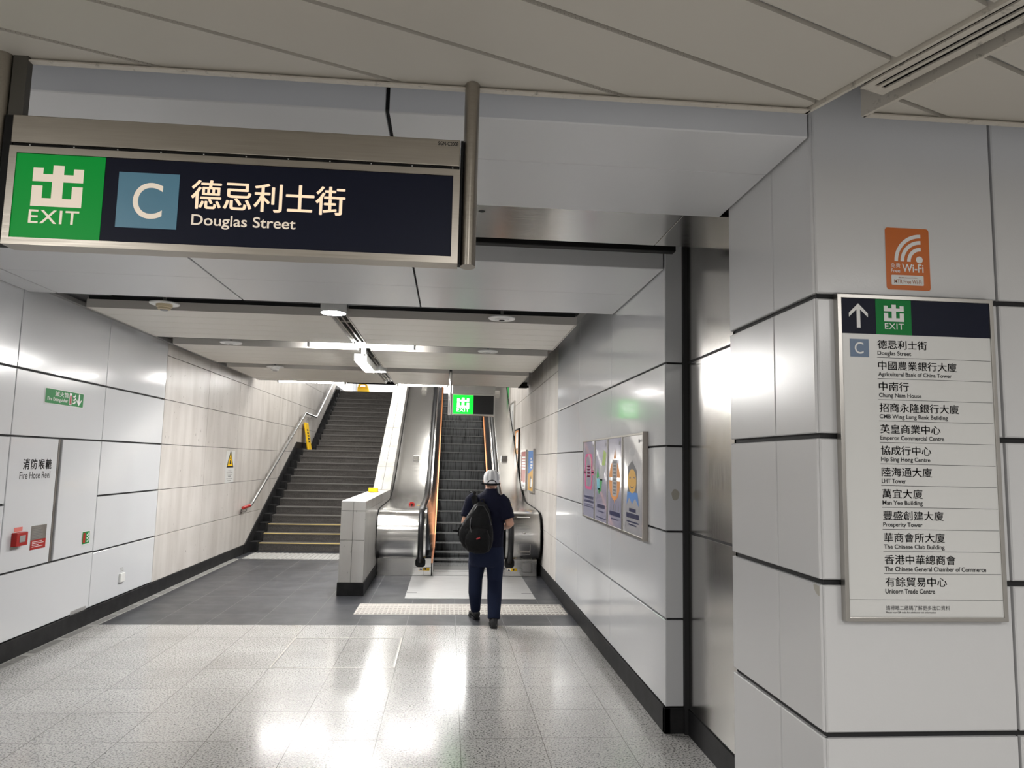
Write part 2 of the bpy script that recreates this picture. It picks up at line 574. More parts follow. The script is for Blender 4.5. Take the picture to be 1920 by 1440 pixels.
def frame_ring(mb, F, u0, v0, u1, v1, wd, d0, d1, mi=0, c=0.002):
    """four mitred bars round a rectangle"""
    O, U, V, N = (Vector(a) for a in F)
    o = [(u0, v0), (u1, v0), (u1, v1), (u0, v1)]
    i_ = [(u0 + wd, v0 + wd), (u1 - wd, v0 + wd), (u1 - wd, v1 - wd), (u0 + wd, v1 - wd)]
    q = lambda p, d: O + U * p[0] + V * p[1] + N * d
    flip = U.cross(V).dot(N) < 0
    for k in range(4):
        l = (k + 1) % 4
        vs = [q(o[k], d0), q(o[l], d0), q(i_[l], d0), q(i_[k], d0), q(o[k], d1), q(o[l], d1), q(i_[l], d1), q(i_[k], d1)]
        fs = [(0, 3, 2, 1), (4, 5, 6, 7), (0, 1, 5, 4), (2, 3, 7, 6)]
        mb.add(vs, [f[::-1] for f in fs] if flip else fs, mi)


# ================================================================== STRUCTURE
# ---- floor
mb = MB()
mb.add([(-9, -9, 0), (6, -9, 0), (6, 7.78, 0), (-9, 7.78, 0)], [(0, 1, 2, 3)], 0)
mb.add([(-9, 7.78, 0), (6, 7.78, 0), (6, 14.2, 0), (-9, 14.2, 0)], [(0, 1, 2, 3)], 1)
struct(mb.build('floor', [M_TERR, M_DKFL]))

ROWS = [0.158, 0.708, 1.268, 1.828, 2.385, 2.935, 3.5, 4.06, 4.62, 5.18, 5.75]


def panels(mb, F, cols, rows, gh, gv, c, mi, depth=0.02):
    for a, b in zip(cols[:-1], cols[1:]):
        for e, g in zip(rows[:-1], rows[1:]):
            mb.slab(*F, a + gv / 2, b - gv / 2, e + gh / 2, g - gh / 2, -depth, 0, c, mi)


# ---- left wall
mb = MB()
F = F_left()
for cols, rows in (([2.74, 3.11, 4.665, 6.22], [0.158, 0.716, 1.272, 1.826, 2.385, 3.34]),
                   ([6.22, 7.775], [0.158, 0.716]), ([6.22, 7.775], [1.826, 2.385, 3.34]),
                   ([7.775, 9.33], [0.158, 0.708, 1.268, 1.828, 2.385, 3.34])):
    panels(mb, F, cols, rows, 0.018, 0.010, 0.003, 0)
panels(mb, F, [9.33, 10.97, 12.55, 13.0], ROWS[:6] + [3.34], 0.007, 0.006, 0.001, 1)
panels(mb, F, [13.0, 14.1, 15.65, 17.2, 18.75, 20.3, 21.85, 23.4, 24.95, 26.5], ROWS, 0.007, 0.006, 0.001, 1)
mb.box(XL - 0.06, 2.74, 0, XL - 0.02, 13.0, 3.40, 2)
mb.box(XL - 0.06, 13.0, 0, XL - 0.02, 26.5, 5.75, 2)
struct(mb.build('wall_left', [M_PANEL, M_STONE, M_DARK]))

# ---- right wall (enamel to Y 9.6, then limestone) with its return facing the concourse
mb = MB()
F = F_right()
cols = [-9.6, -7.98, -6.36, -4.735]
panels(mb, F, cols, [0.158, 0.708, 1.268, 1.828, 2.385, 3.34], 0.013, 0.005, 0.003, 0)
panels(mb, F, [-13.0, -12.75, -11.2, -9.6], ROWS[:6] + [3.34], 0.007, 0.006, 0.001, 1)
panels(mb, F, [-26.5, -25, -23.6, -22.05, -20.5, -18.95, -17.4, -15.85, -14.3, -13.0], ROWS, 0.007, 0.006, 0.001, 1)
panels(mb, F_front(4.735), [XR + 0.002, 1.553], [0.158, 0.708, 1.268, 1.828, 2.385, 3.4], 0.013, 0.0, 0.003, 0)
mb.box(XR + 0.02, 4.755, 0, XR + 0.13, 13.0, 3.40, 2)
mb.box(XR + 0.02, 13.0, 0, XR + 0.13, 26.5, 5.75, 2)
struct(mb.build('wall_right', [M_PANEL, M_STONE, M_DARK]))

# ---- column on the right of the opening: reveal and front
mb = MB()
rows = [0.10, 0.708, 1.268, 1.828, 2.385, 3.42]
mb_cols = [-3.60, -3.085, -2.728]
panels(mb, F_right(0.0), mb_cols, rows, 0.022, 0.006, 0.004, 0)
panels(mb, F_front(2.72), [XR + 0.004, 2.205, 3.6, 5.0], rows, 0.022, 0.012, 0.005, 0)
mb.box(XR + 0.02, 2.74, 0, 6.0, 3.60, 3.42, 1)
struct(mb.build('wall_column', [M_PANELC, M_DARK]))
mb = MB()
mb.box(XR + 0.012, 2.728, 0, 5.0, 2.74, 0.1)
mb.box(XR + 0.012, 2.728, 0, XR + 0.02, 3.59, 0.1)
struct(mb.build('baseboard_column', M_BASE))

# ---- steel guide of the shutter, between column and corridor wall
mb = MB()
mb.box(1.575, 3.58, 0.158, 1.60, 4.70, 3.3, 1)
Fg = ((1.575, 0, 0), NY, Z3, NX)
mb.box(1.545, 4.70, 0, 1.64, 4.80, 3.42, 1)
mb.box(XR + 0.02, 3.58, 0, 1.60, 3.60, 3.42, 1)
struct(mb.build('trim_1', [M_STEEL, M_DARK]), 'dark reveal of the shutter guide')
mb = MB()
panels(mb, Fg, [-4.70, -3.585], [0.160, 1.268, 2.385, 3.3], 0.014, 0.0, 0.002, 0, depth=0.004)
for k in range(len(mb.v)):
    x, y, z = mb.v[k]
    mb.v[k] = (x - 0.004, y, z)
struct(mb.build('trim_2', M_STEEL), 'steel shutter guide panel between column and corridor wall')
mb = MB()
mb.box(1.565, 3.58, 0, 1.59, 4.70, 0.158)
struct(mb.build('baseboard_guide', M_BASE))

# ---- baseboards along the corridor
mb = MB()
mb.box(XL - 0.02, 2.74, 0, XL + 0.012, 13.40, 0.158)
struct(mb.build('baseboard_left', M_BASE, bevel=0.003))
mb = MB()
mb.box(XR - 0.012, 4.723, 0, XR + 0.03, 26.0, 0.158)
mb.box(XR - 0.012, 4.723, 0, 1.56, 4.76, 0.158)
struct(mb.build('baseboard_right', M_BASE, bevel=0.003))

# ---- bulkhead over the opening, steel shutter housing, second bulkhead
ZS = 3.04
SEAM = [-9.0, -4.84, -3.32, -1.80, -0.28, XR - 0.004]


def soffit(mb, xs, ys, z, gap, gy, c=0.002, mi=0, th=0.02):
    F = ((0, 0, z), X3, NY, NZ)
    for a, b in zip(xs[:-1], xs[1:]):
        for e, g in zip(ys[:-1], ys[1:]):
            mb.slab(*F, a + gap / 2, b - gap / 2, -g + gy / 2, -e - gy / 2, -th, 0, c, mi)


mb = MB()
soffit(mb, SEAM, [2.722, 3.112, 3.70], ZS, 0.016, 0.004)
for a, b in zip(SEAM[:-1], SEAM[1:]):
    mb.slab(*F_front(2.72), a + 0.008, b - 0.008, ZS + 0.001, 3.70, -0.02, 0, 0.003, 0)
mb.box(-9, 2.75, 3.065, XR, 3.68, 3.7, 1)
struct(mb.build('trim_3', [M_SOFFIT, M_DARK]), 'grey enamel bulkhead over the corridor mouth')
mb = MB()
soffit(mb, [-9, -4.2, -2.4, -0.6, 1.22, 1.575], [3.702, 4.26], ZS + 0.004, 0.004, 0.0, 0.001)
mb.box(-9, 3.71, 3.07, 1.57, 4.25, 3.4, 1)
disc(mb, ((0, 0, ZS + 0.0035), X3, NY, NZ), 0.135, -3.80, 0.018, 0.0008, 1, 20)
struct(mb.build('trim_4', [M_STEELH, M_DARK]), 'stained steel soffit of the shutter housing')
mb = MB()
mb.box(-9, 4.26, 3.42, 1.6, 4.745, 3.5, 0)
mb.box(-9, 4.25, 3.05, 1.6, 4.262, 3.5, 0)
struct(mb.build('trim_5', M_GREY))
o = MB().box(-3.52, 4.40, 3.055, 1.40, 4.47, 3.13).build('roller_shutter', M_BLACK, bevel=0.006)
tag(o, 'black bottom bar of the roller shutter raised into its slot', 'shutter')
mb = MB()
b2 = [XL + 0.004, -3.32, -1.80, -0.288, XR - 0.004]
soffit(mb, b2, [4.742, 5.52, 6.28], 3.03, 0.014, 0.004)
for a, b in zip(b2[:-1], b2[1:]):
    mb.slab(*F_front(4.74), a + 0.006, b - 0.006, 3.031, 3.42, -0.02, 0, 0.003, 0)
mb.box(XL, 4.77, 3.055, XR, 6.26, 3.45, 1)
struct(mb.build('trim_6', [M_SOFFIT, M_DARK]), 'second grey enamel bulkhead inside the corridor')

# ---- dark plenum above the corridor ceiling, and stairwell shell
mb = MB()
mb.box(-9, 2.70, 3.70, 6, 13.05, 3.75)
mb.box(XL - 0.06, 4.7, 3.5, XR + 0.15, 13.25, 3.55)
struct(mb.build('ceiling', M_PLENUM))
mb = MB()
mb.box(XL - 0.06, 13.26, 3.12, XR + 0.15, 13.36, 5.8)
struct(mb.build('wall_above', M_WALLW))
mb = MB()
mb.box(XL - 0.06, 13.22, 5.75, XR + 0.15, 29.2, 5.82)
struct(mb.build('ceiling', M_WALLW))
mb = MB()
mb.box(-7, 22.9, 3.69, 6, 29.2, 3.765)
struct(mb.build('floor', M_WALLW))
mb = MB()
for k in range(9):
    mb.slab(*F_front(28.6), -6.5 + k * 1.4 + 0.006, -5.1 + k * 1.4 - 0.006, 3.77, 5.75, -0.02, 0, 0.003, 0)
mb.box(-7, 28.62, 3.6, 6.5, 28.7, 5.8, 1)
struct(mb.build('wall_back', [M_PANEL, M_DARK]))

# ---- plank ceiling: three rows, left and right of the lamp channel
for (y0, y1) in ((6.85, 8.45), (8.95, 10.62), (11.08, 12.88)):
    for (x0, x1) in ((-3.35, -1.145), (-1.0, 1.19)):
        mb = MB()
        n = 5
        F = ((0, 0, 3.03), X3, NY, NZ)
        p = (y1 - y0) / n
        for k in range(n):
            mb.slab(*F, x0 + 0.012, x1 - 0.012, -(y0 + (k + 1) * p) + 0.0035, -(y0 + k * p) - 0.0035, -0.012, 0, 0.0025, 0)
        mb.box(x0, y0, 3.026, x0 + 0.010, y1, 3.12, 1)
        mb.box(x1 - 0.010, y0, 3.026, x1, y1, 3.12, 1)
        mb.box(x0, y0 - 0.012, 3.028, x1, y0 - 0.001, 3.105, 1)
        mb.box(x0 + .01, y0, 3.05, x1 - .01, y1, 3.14, 2)
        struct(mb.build('ceiling', [M_SLAB, M_SLABF, M_DARK]))
# channel rails between the planks
mb = MB()
for x in (-1.13, -1.075, -1.02):
    mb.box(x - 0.008, 6.5, 3.06, x + 0.008, 12.95, 3.10)
for y in (7.3, 8.6, 9.9, 11.2, 12.4):
    mb.box(-1.14, y, 3.07, -1.005, y + 0.05, 3.09)
struct(mb.build('trim_7', M_ALU), 'metal lamp rails in the ceiling channel')
mb = MB()
mb.box(-3.40, 13.02, 3.045, 1.40, 13.06, 3.085, 0)
mb.box(-1.85, 13.00, 3.022, -0.99, 13.02, 3.044, 0)
mb.box(1.2, 12.9, 3.03, 1.36, 13.0, 3.13, 0)
struct(mb.build('trim_8', [M_BLACK, M_WHITE]))
# wall ledges under the plenum
mb = MB()
mb.box(1.352, 6.28, 3.305, XR - 0.001, 12.9, 3.36)
struct(mb.build('trim_9', M_GREY, bevel=0.004))
mb = MB()
mb.box(XL + 0.001, 6.28, 3.085, -3.50, 12.0, 3.13)
struct(mb.build('trim_10', M_GREY, bevel=0.004))

# ---- concourse shell around and behind the camera
mb = MB()
mb.box(-9, 2.74, 0, XL - 0.02, 2.84, 3.7)
struct(mb.build('wall_front', M_PANELC))
mb = MB()
mb.box(-9.1, -9, 0, -9, 2.84, 3.1)
struct(mb.build('wall_west', M_PANELC))
mb = MB()
mb.box(6.0, -9, 0, 6.1, 3.6, 3.4)
struct(mb.build('wall_east', M_PANELC))
mb = MB()
mb.box(-9, -9.1, 0, 6, -9, 3.4)
struct(mb.build('wall_rear', M_PANELC))

# concourse ceiling: long perforated panels laid askew, in two fields with a trough between
ANG = radians(22.4)
DU, DN = Vector((cos(ANG), sin(ANG))), Vector((-sin(ANG), cos(ANG)))
SD = Vector((sin(radians(19.2)), -cos(radians(19.2))))      # direction of the trough


def clip(pts, n, c, keep_less):
    out = []
    for i in range(len(pts)):
        a, b = pts[i], pts[(i + 1) % len(pts)]
        da, db = a.dot(n) - c, b.dot(n) - c
        if not keep_less:
            da, db = -da, -db
        if da <= 0:
            out.append(a)
        if (da < 0 < db) or (db < 0 < da):
            out.append(a + (b - a) * (da / (da - db)))
    return out


ZC = 3.012
A0 = Vector((1.262, 2.438))
B0 = Vector((1.502, 2.438))
fieldL = [Vector((-9, -9)), A0 + SD * 12.08, A0, Vector((-9, 2.438))]
fieldR = [B0, B0 + SD * 12.08, Vector((6, -9)), Vector((6, 2.438))]
for nm, fld, off in (('left', fieldL, 1.408), ('right', fieldR, 1.256)):
    mb = MB()
    k0 = int((-14 - off) / 0.309)
    for k in range(k0, 30):
        c0, c1 = off + k * 0.309 + 0.010, off + (k + 1) * 0.309 - 0.010
        p = clip(clip(fld, DN, c1, True), DN, c0, False)
        if len(p) < 3:
            continue
        area2 = sum(p[i].x * p[(i + 1) % len(p)].y - p[(i + 1) % len(p)].x * p[i].y for i in range(len(p)))
        if abs(area2) < 0.002:
            continue
        if area2 < 0:
            p = p[::-1]
        n = len(p)
        lo = [(q.x, q.y, ZC) for q in p]
        hi = [(q.x, q.y, ZC + 0.02) for q in p]
        mb.add(lo + hi, [tuple(range(n - 1, -1, -1))] + [(i, (i + 1) % n, n + (i + 1) % n, n + i) for i in range(n)], 0)
    # the runner the panels hook onto
    q = [(p.x, p.y, ZC + 0.016) for p in fld]
    a2 = sum(fld[i].x * fld[(i + 1) % 4].y - fld[(i + 1) % 4].x * fld[i].y for i in range(4))
    mb.add(q, [(3, 2, 1, 0) if a2 > 0 else (0, 1, 2, 3)], 1)
    struct(mb.build('ceiling', [M_BEIGE, M_GREY]), 'perforated cream ceiling panels of the concourse')


def bar2d(mb, a, b, wleft, wright, z0, z1, mi=0):
    """bar along a->b in plan; wleft / wright are its widths to either side"""
    d = (b - a).normalized()
    n = Vector((-d.y, d.x))
    p = [a - n * wright, b - n * wright, b + n * wleft, a + n * wleft]
    v = [(q.x, q.y, z0) for q in p] + [(q.x, q.y, z1) for q in p]
    mb.add(v, [(0, 3, 2, 1), (4, 5, 6, 7), (0, 1, 5, 4), (1, 2, 6, 5), (2, 3, 7, 6), (3, 0, 4, 7)], mi)


mb = MB()
mb.box(-9, 2.438, 2.998, 1.277, 2.450, 3.05)
mb.box(-9, 2.424, 2.998, 1.277, 2.438, 3.003)
bar2d(mb, A0 + Vector((0.002, 0.012)), A0 + SD * 12.08, 0.014, 0.0, 2.998, 3.06)
struct(mb.build('trim_11', M_TRIM))
mb = MB()
mb.box(1.49, 2.438, 2.998, 6, 2.450, 3.06)
mb.box(1.50, 2.424, 2.998, 6, 2.438, 3.003)
bar2d(mb, B0 + Vector((-0.006, 0.012)), B0 + SD * 12.08, 0.0, 0.016, 2.998, 3.115)
struct(mb.build('trim_12', M_TRIM))
mb = MB()
bar2d(mb, A0, A0 + SD * 12.08, 0.26, 0.02, 3.16, 3.2)
mb.box(-9, 2.43, 3.30, 6, 2.75, 3.34)
struct(mb.build('trim_13', M_PLENUM))

# slot diffuser in the trough
e1 = A0 + SD * 0.19
nrm = Vector((-SD.y, SD.x))
t = thing('air_diffuser', 'long cream linear air diffuser with black slots, set in the dark ceiling trough', 'air diffuser', (e1.x, e1.y, 3.012))
mb = MB()
off0 = nrm * 0.056
for o_, w_ in ((0.0, 0.029), (0.046, 0.014), (0.080, 0.032)):
    bar2d(mb, e1 + off0 + nrm * o_, e1 + off0 + nrm * o_ + SD * 8, w_, 0.0, 3.012, 3.018)
bar2d(mb, e1 + off0, e1 + off0 + SD * 0.035, 0.112, 0.0, 3.0122, 3.0178)
mb.build('grille', M_TRIM, t)
mb = MB()
bar2d(mb, e1 + off0 + nrm * 0.008 + SD * 0.01, e1 + off0 + SD * 8 + nrm * 0.008, 0.098, 0.0, 3.022, 3.16)
mb.build('slot_box', M_BLACK, t)

# ================================================================== OBJECTS
# ---- hanging exit sign in front of the bulkhead
YS = 2.40
t = thing('hanging_exit_sign', 'large hanging steel exit sign with lit green square, letter C and Douglas Street on navy', 'sign', (-0.72, YS, 2.36))
F = F_front(YS)
mb = MB()
mb.box(-1.455, YS, 2.703, 0.006, YS + 0.075, 2.797)
mb.build('top_housing', M_SIGNST, t, bevel=0.003)
mb = MB()
mb.box(-1.45, YS + 0.008, 2.692, 0.004, YS + 0.06, 2.706)
for k in range(11):
    mb.slab(*F, -1.40 + k * 0.138, -1.396 + k * 0.138, 2.697, 2.700, -0.01, -0.006, 0, 1)
mb.build('shadow_gap', [M_BLACK, M_WHITE], t)
mb = MB()
frame_ring(mb, F, -1.456, 2.363, 0.008, 2.692, 0.023, -0.075, 0.0)
mb.box(-1.45, YS + 0.015, 2.37, 0.0, YS + 0.07, 2.69)
mb.build('frame', M_SIGNST, t)
mb = MB()
quad(mb, F, -1.433, 2.386, -0.013, 2.669, -0.006)
mb.build('navy_panel', M_NAVY, t)
mb = MB()
mb.slab(*F, -1.434, -1.156, 2.387, 2.668, -0.008, -0.004, 0)
g = mb.build('exit_panel', M_GREEN_LIT, t)
mb = MB()
exit_symbol(mb, F, -1.378, 2.493, -1.220, 2.632, -0.0034)
mb.build('exit_symbol', M_LETTER, t)
mb = MB()
mb.text('EXIT', *F, -1.380, 2.436, -1.224, 2.481, -0.0034, 0, 0.006, 1.1)
mb.build('exit_lettering', M_LETTER, t)
mb = MB()
mb.slab(*F, -1.110, -0.917, 2.436, 2.623, -0.008, -0.004, 0)
mb.build('letter_panel', M_BLUESQ, t)
mb = MB()
mb.text('C', *F, -1.060, 2.468, -0.966, 2.590, -0.0034, 0, 0.004)
mb.build('letter', M_LETTER, t)
mb = MB()
mb.text('德忌利士街', *F, -0.876, 2.511, -0.376, 2.609, -0.0052, 0, fat=0.0016)
mb.text('Douglas Street', *F, -0.871, 2.444, -0.534, 2.492, -0.0052, 0, 0.012)
mb.build('street_lettering', M_LETTER, t)
mb = MB()
mb.slab(*F, -0.074, 0.002, 2.769, 2.792, 0, 0.0008, 0, 0)
mb.text('SGN-C2008', *F, -0.070, 2.774, -0.001, 2.788, 0.0014, 1, 0.02)
mb.build('code_label', [M_SIGNST, M_INK], t)
for x in (0.043, -1.512):
    mb = MB()
    ring = [(x + 0.026 * cos(a), YS + 0.032 + 0.036 * sin(a)) for a in (2 * pi * k / 28 for k in range(28))]
    mb.prism(ring, (0, 0, 0), X3, Y3, Z3, 2.360, 3.10, 0, True)
    mb.build('post', M_SIGNST, t)
for xa, xb in ((0.008, 0.017), (-1.486, -1.456)):
    mb = MB()
    mb.box(xa, YS + 0.012, 2.363, xb, YS + 0.05, 2.80)
    mb.build('post_gasket', M_BLACK, t)
mb = MB()
mb.box(-1.484, YS + 0.02, 2.80, -1.438, YS + 0.05, 3.08)
mb.build('cable_duct', mat('dark_duct', (0.07, 0.065, 0.055), 0.5), t)

# ---- directory sign on the column
t = thing('exit_directory_sign', 'tall white directory sign with navy and green header listing street and buildings, on the column', 'sign', (1.83, 2.72, 1.13))
F = F_front(2.69)
mb = MB()
frame_ring(mb, F, 1.506, 1.130, 2.158, 2.389, 0.016, -0.03, 0.002)
mb.build('frame', M_ALU, t, bevel=0.0015)
mb = MB()
mb.slab(*F, 1.520, 2.145, 1.143, 2.378, -0.028, -0.003, 0)
mb.build('white_panel', M_PAPER, t)
mb = MB()
mb.slab(*F, 1.5225, 2.1415, 2.232, 2.377, -0.01, -0.0022, 0)
mb.build('header_panel', M_NAVY, t)
mb = MB()
mb.slab(*F, 1.664, 1.812, 2.2322, 2.3768, -0.01, -0.0016, 0)
mb.build('exit_panel', M_GREENP, t)
mb = MB()
exit_symbol(mb, F, 1.698, 2.285, 1.781, 2.353, -0.001)
mb.text('EXIT', *F, 1.700, 2.2545, 1.779, 2.2775, -0.001, 0, 0.006, 1.1)
mb.build('exit_lettering', M_WHITEINK, t)
mb = MB()
cx = 1.592
poly(mb, F, [(cx - .0075, 2.255), (cx + .0075, 2.255), (cx + .0075, 2.335), (cx - .0075, 2.335)], -0.0012)
poly(mb, F, [(cx, 2.353), (cx - .039, 2.314), (cx - .039, 2.298), (cx, 2.336)], -0.0011)
poly(mb, F, [(cx, 2.353), (cx, 2.336), (cx + .039, 2.298), (cx + .039, 2.314)], -0.0011)
mb.build('arrow', M_WHITEINK, t)
mb = MB()
quad(mb, F, 1.5535, 2.1385, 1.6325, 2.2115, -0.0022, 1)
quad(mb, F, 1.5545, 2.1395, 1.6315, 2.2105, -0.0016, 0)
mb.text('C', *F, 1.573, 2.152, 1.609, 2.198, -0.0010, 1, 0.004)
mb.build('letter_panel', [M_BLUESQ2, M_WHITEINK], t)
rows_txt = [('德忌利士街', 'Douglas Street', .205, .139), ('中國農業銀行大廈', 'Agricultural Bank of China Tower', .326, .305), ('中南行', 'Chung Nam House', .123, .175),
            ('招商永隆銀行大廈', 'CMB Wing Lung Bank Building', .327, .281), ('英皇商業中心', 'Emperor Commercial Centre', .247, .262), ('協成行中心', 'Hip Sing Hong Centre', .205, .201),
            ('陸海通大廈', 'LHT Tower', .205, .099), ('萬宜大廈', 'Man Yee Building', .163, .163), ('豐盛創建大廈', 'Prosperity Tower', .245, .159),
            ('華商會所大廈', 'The Chinese Club Building', .246, .245), ('香港中華總商會', 'The Chinese General Chamber of Commerce', .287, .411), ('有餘貿易中心', 'Unicorn Trade Centre', .247, .199)]
mb = MB()
P = 0.0832
for i, (cn, en, wc, we) in enumerate(rows_txt):
    top = 2.2095 - i * P
    desc = any(ch in en for ch in 'gypq')
    mb.text(cn, *F, 1.668, top - 0.035, 1.668 + wc, top, -0.0022, 0, fat=0.00045)
    mb.text(en, *F, 1.667, top - 0.061 - (0.004 if desc else 0), 1.667 + we, top - 0.0435, -0.0022, 0, 0.02)
mb.text('請掃瞄二維碼了解更多出口資料', *F, 1.667, 1.172, 1.923, 1.189, -0.0022, 0)
mb.text('Please scan QR code for additional exit information', *F, 1.667, 1.1595, 1.867, 1.1672, -0.0022, 0, 0.012)
mb.build('lettering', M_INK, t)
mb = MB()
for i in range(11):
    y = 2.1395 - i * P
    quad(mb, F, 1.664, y - 0.0008, 2.138, y + 0.0008, -0.0024)
quad(mb, F, 1.524, 1.2098, 2.141, 1.2112, -0.0024)
mb.build('rule_lines', M_INK, t)

# ---- wireless sticker
t = thing('wifi_sticker', 'orange free Wi-Fi sticker with white signal arcs, on the column above the directory', 'sticker', (1.824, 2.72, 2.42))
F = F_front(2.72)


def rrect(u0, v0, u1, v1, r, n=6):
    p = []
    for cx_, cy_, a0 in ((u1 - r, v0 + r, -pi / 2), (u1 - r, v1 - r, 0), (u0 + r, v1 - r, pi / 2), (u0 + r, v0 + r, pi)):
        p += [(cx_ + r * cos(a0 + pi / 2 * k / n), cy_ + r * sin(a0 + pi / 2 * k / n)) for k in range(n + 1)]
    return p


mb = MB()
poly(mb, F, rrect(1.7295, 2.4205, 1.9195, 2.6805, 0.013), 0.0006, 1)
poly(mb, F, rrect(1.731, 2.422, 1.918, 2.679, 0.012), 0.0012, 0)
poly(mb, F, rrect(1.752, 2.442, 1.889, 2.483, 0.004), 0.0018, 1)
mb.build('sticker_sheet', [M_ORANGE, M_PAPER], t)
mb = MB()
cx, cy = 1.8815, 2.540
for r0, r1 in ((.045, .060), (.073, .088), (.099, .114)):
    n = 14
    for k in range(n):
        a, b = pi / 2 + pi / 2 * k / n, pi / 2 + pi / 2 * (k + 1) / n
        poly(mb, F, [(cx + r0 * cos(a), cy + r0 * sin(a)), (cx + r1 * cos(a), cy + r1 * sin(a)), (cx + r1 * cos(b), cy + r1 * sin(b)), (cx + r0 * cos(b), cy + r0 * sin(b))], 0.0018)
disc(mb, F, 1.874, 2.549, 0.0145, 0.0018)
mb.build('signal_symbol', M_WHITEINK, t)
mb = MB()
mb.text('Wi-Fi', *F, 1.799, 2.496, 1.890, 2.530, 0.0018, 0, 0.014)
mb.text('免費', *F, 1.752, 2.513, 1.791, 2.531, 0.0018, 0)
mb.text('Free', *F, 1.752, 2.493, 1.790, 2.508, 0.0018, 0, 0.008)
mb.text('MTR Free Wi-Fi', *F, 1.764, 2.448, 1.879, 2.465, 0.0022, 1, 0.004)
mb.text('網絡名稱 Network ID (SSID)', *F, 1.782, 2.469, 1.861, 2.4755, 0.0022, 1, 0.0)
mb.build('lettering', [M_WHITEINK, M_BROWNINK], t)

# ---- round marks and peeled patches on the column and return
for i, (u, v, lab) in enumerate(((1.542, 1.075, 'small round screw cap on the column below the directory, left one'), (2.150, 1.072, 'small round screw cap on the column below the directory, right one'))):
    mb = MB()
    mb.lathe((u, 2.7215, v), [(0.0085, 0.004), (0.0085, 0.0005), (0.007, -0.0012)], 20, 0, 'y')
    tag(mb.build('screw_cap', M_PANELC), lab, 'cap')
mb = MB()
F = F_front(4.735)
poly(mb, F, [(1.497 + 0.026 * cos(a) * (1 + .07 * sin(5 * a)), 1.508 + 0.037 * sin(a) * (1 + .06 * cos(3 * a))) for a in (2 * pi * k / 26 for k in range(26))], 0.0006)
tag(mb.build('glue_mark', M_TANPATCH), 'tan oval glue mark on the narrow end of the right wall', 'mark')
mb = MB()
F = F_right()
poly(mb, F, [(-2.737, 1.252), (-2.733, 1.256), (-2.733, 1.216), (-2.745, 1.215), (-2.760, 1.222), (-2.775, 1.236), (-2.779, 1.25), (-2.774, 1.257)], 0.0006)
tag(mb.build('glue_mark', M_TANPATCH), 'tan half-round glue mark at the column edge beside the directory', 'mark')

# ---- left wall fittings
F = F_left()
t = thing('hose_reel_cabinet', 'white enamel fire hose reel cabinet with two tall doors in the left wall', 'cabinet', (XL, 7.0, 0.72))
mb = MB()
mb.box(XL - 0.03, 6.22, 0.716, XL - 0.021, 7.775, 1.826)
mb.build('body', M_BLACK, t)
mb = MB()
mb.slab(*F, 6.228, 6.955, 0.724, 1.819, -0.02, 0, 0.004)
d1 = mb.build('door', M_PANEL, t)
mb = MB()
mb.text('消防喉轆', *F, 6.43, 1.552, 6.865, 1.640, 0.0006, 0, 0.0, 1.25, fat=0.0025)
mb.text('Fire Hose Reel', *F, 6.39, 1.472, 6.855, 1.532, 0.0006, 0, 0.008)
mb.build('door_lettering', M_INK, d1)
mb = MB()
mb.slab(*F, 7.03, 7.767, 0.724, 1.819, -0.02, 0, 0.004)
mb.build('door', M_PANEL, t)
mb = MB()
mb.box(XL - 0.02, 6.978, 0.724, XL - 0.010, 7.006, 1.819)
mb.build('door_stile', mat('dark_bronze', (0.13, 0.115, 0.10), 0.5), t)

t = thing('fire_extinguisher_sign', 'green fire extinguisher sign with white arrow, high on the left wall', 'sign', (XL, 7.0, 2.13))
mb = MB()
poly(mb, F, rrect(6.655, 2.128, 7.335, 2.268, 0.012), 0.002, 1)
poly(mb, F, rrect(6.663, 2.134, 7.327, 2.262, 0.010), 0.003, 0)
mb.build('sign_plate', [M_GREENP, M_PAPER], t)


def flames(mb, u0, v0, u1, v1, d, mi):
    w_, h_ = u1 - u0, v1 - v0
    for k in range(3):
        b = v0 + h_ * (0.05 + 0.30 * k)
        poly(mb, F, [(u0, b + .10 * h_), (u0 + .5 * w_, b), (u0 + w_, b + .16 * h_), (u0 + .85 * w_, b + .36 * h_), (u0 + .6 * w_, b + .18 * h_)], d, mi)


mb = MB()
mb.text('滅火筒', *F, 6.82, 2.202, 7.05, 2.249, 0.0036, 0)
mb.text('Fire Extinguisher', *F, 6.70, 2.150, 7.045, 2.190, 0.0036, 0, 0.008)
mb.build('lettering', M_WHITEINK, t)
mb = MB()
cx = 7.245
poly(mb, F, [(cx - .011, 2.16), (cx + .011, 2.16), (cx + .011, 2.252), (cx - .011, 2.252)], 0.0036)
poly(mb, F, [(cx, 2.143), (cx + .045, 2.188), (cx + .045, 2.206), (cx, 2.166)], 0.0038)
poly(mb, F, [(cx, 2.143), (cx, 2.166), (cx - .045, 2.206), (cx - .045, 2.188)], 0.0038)
mb.build('arrow', M_WHITEINK, t)
mb = MB()
flames(mb, 7.125, 2.148, 7.185, 2.248, 0.0036, 0)
mb.build('flame_symbol', M_WHITEINK, t)
mb = MB()
poly(mb, F, rrect(7.068, 2.143, 7.112, 2.252, 0.004), 0.0036, 1)
poly(mb, F, rrect(7.074, 2.147, 7.106, 2.232, 0.006), 0.0042, 0)
mb.build('extinguisher_symbol', [M_RED, M_WHITEINK], t)

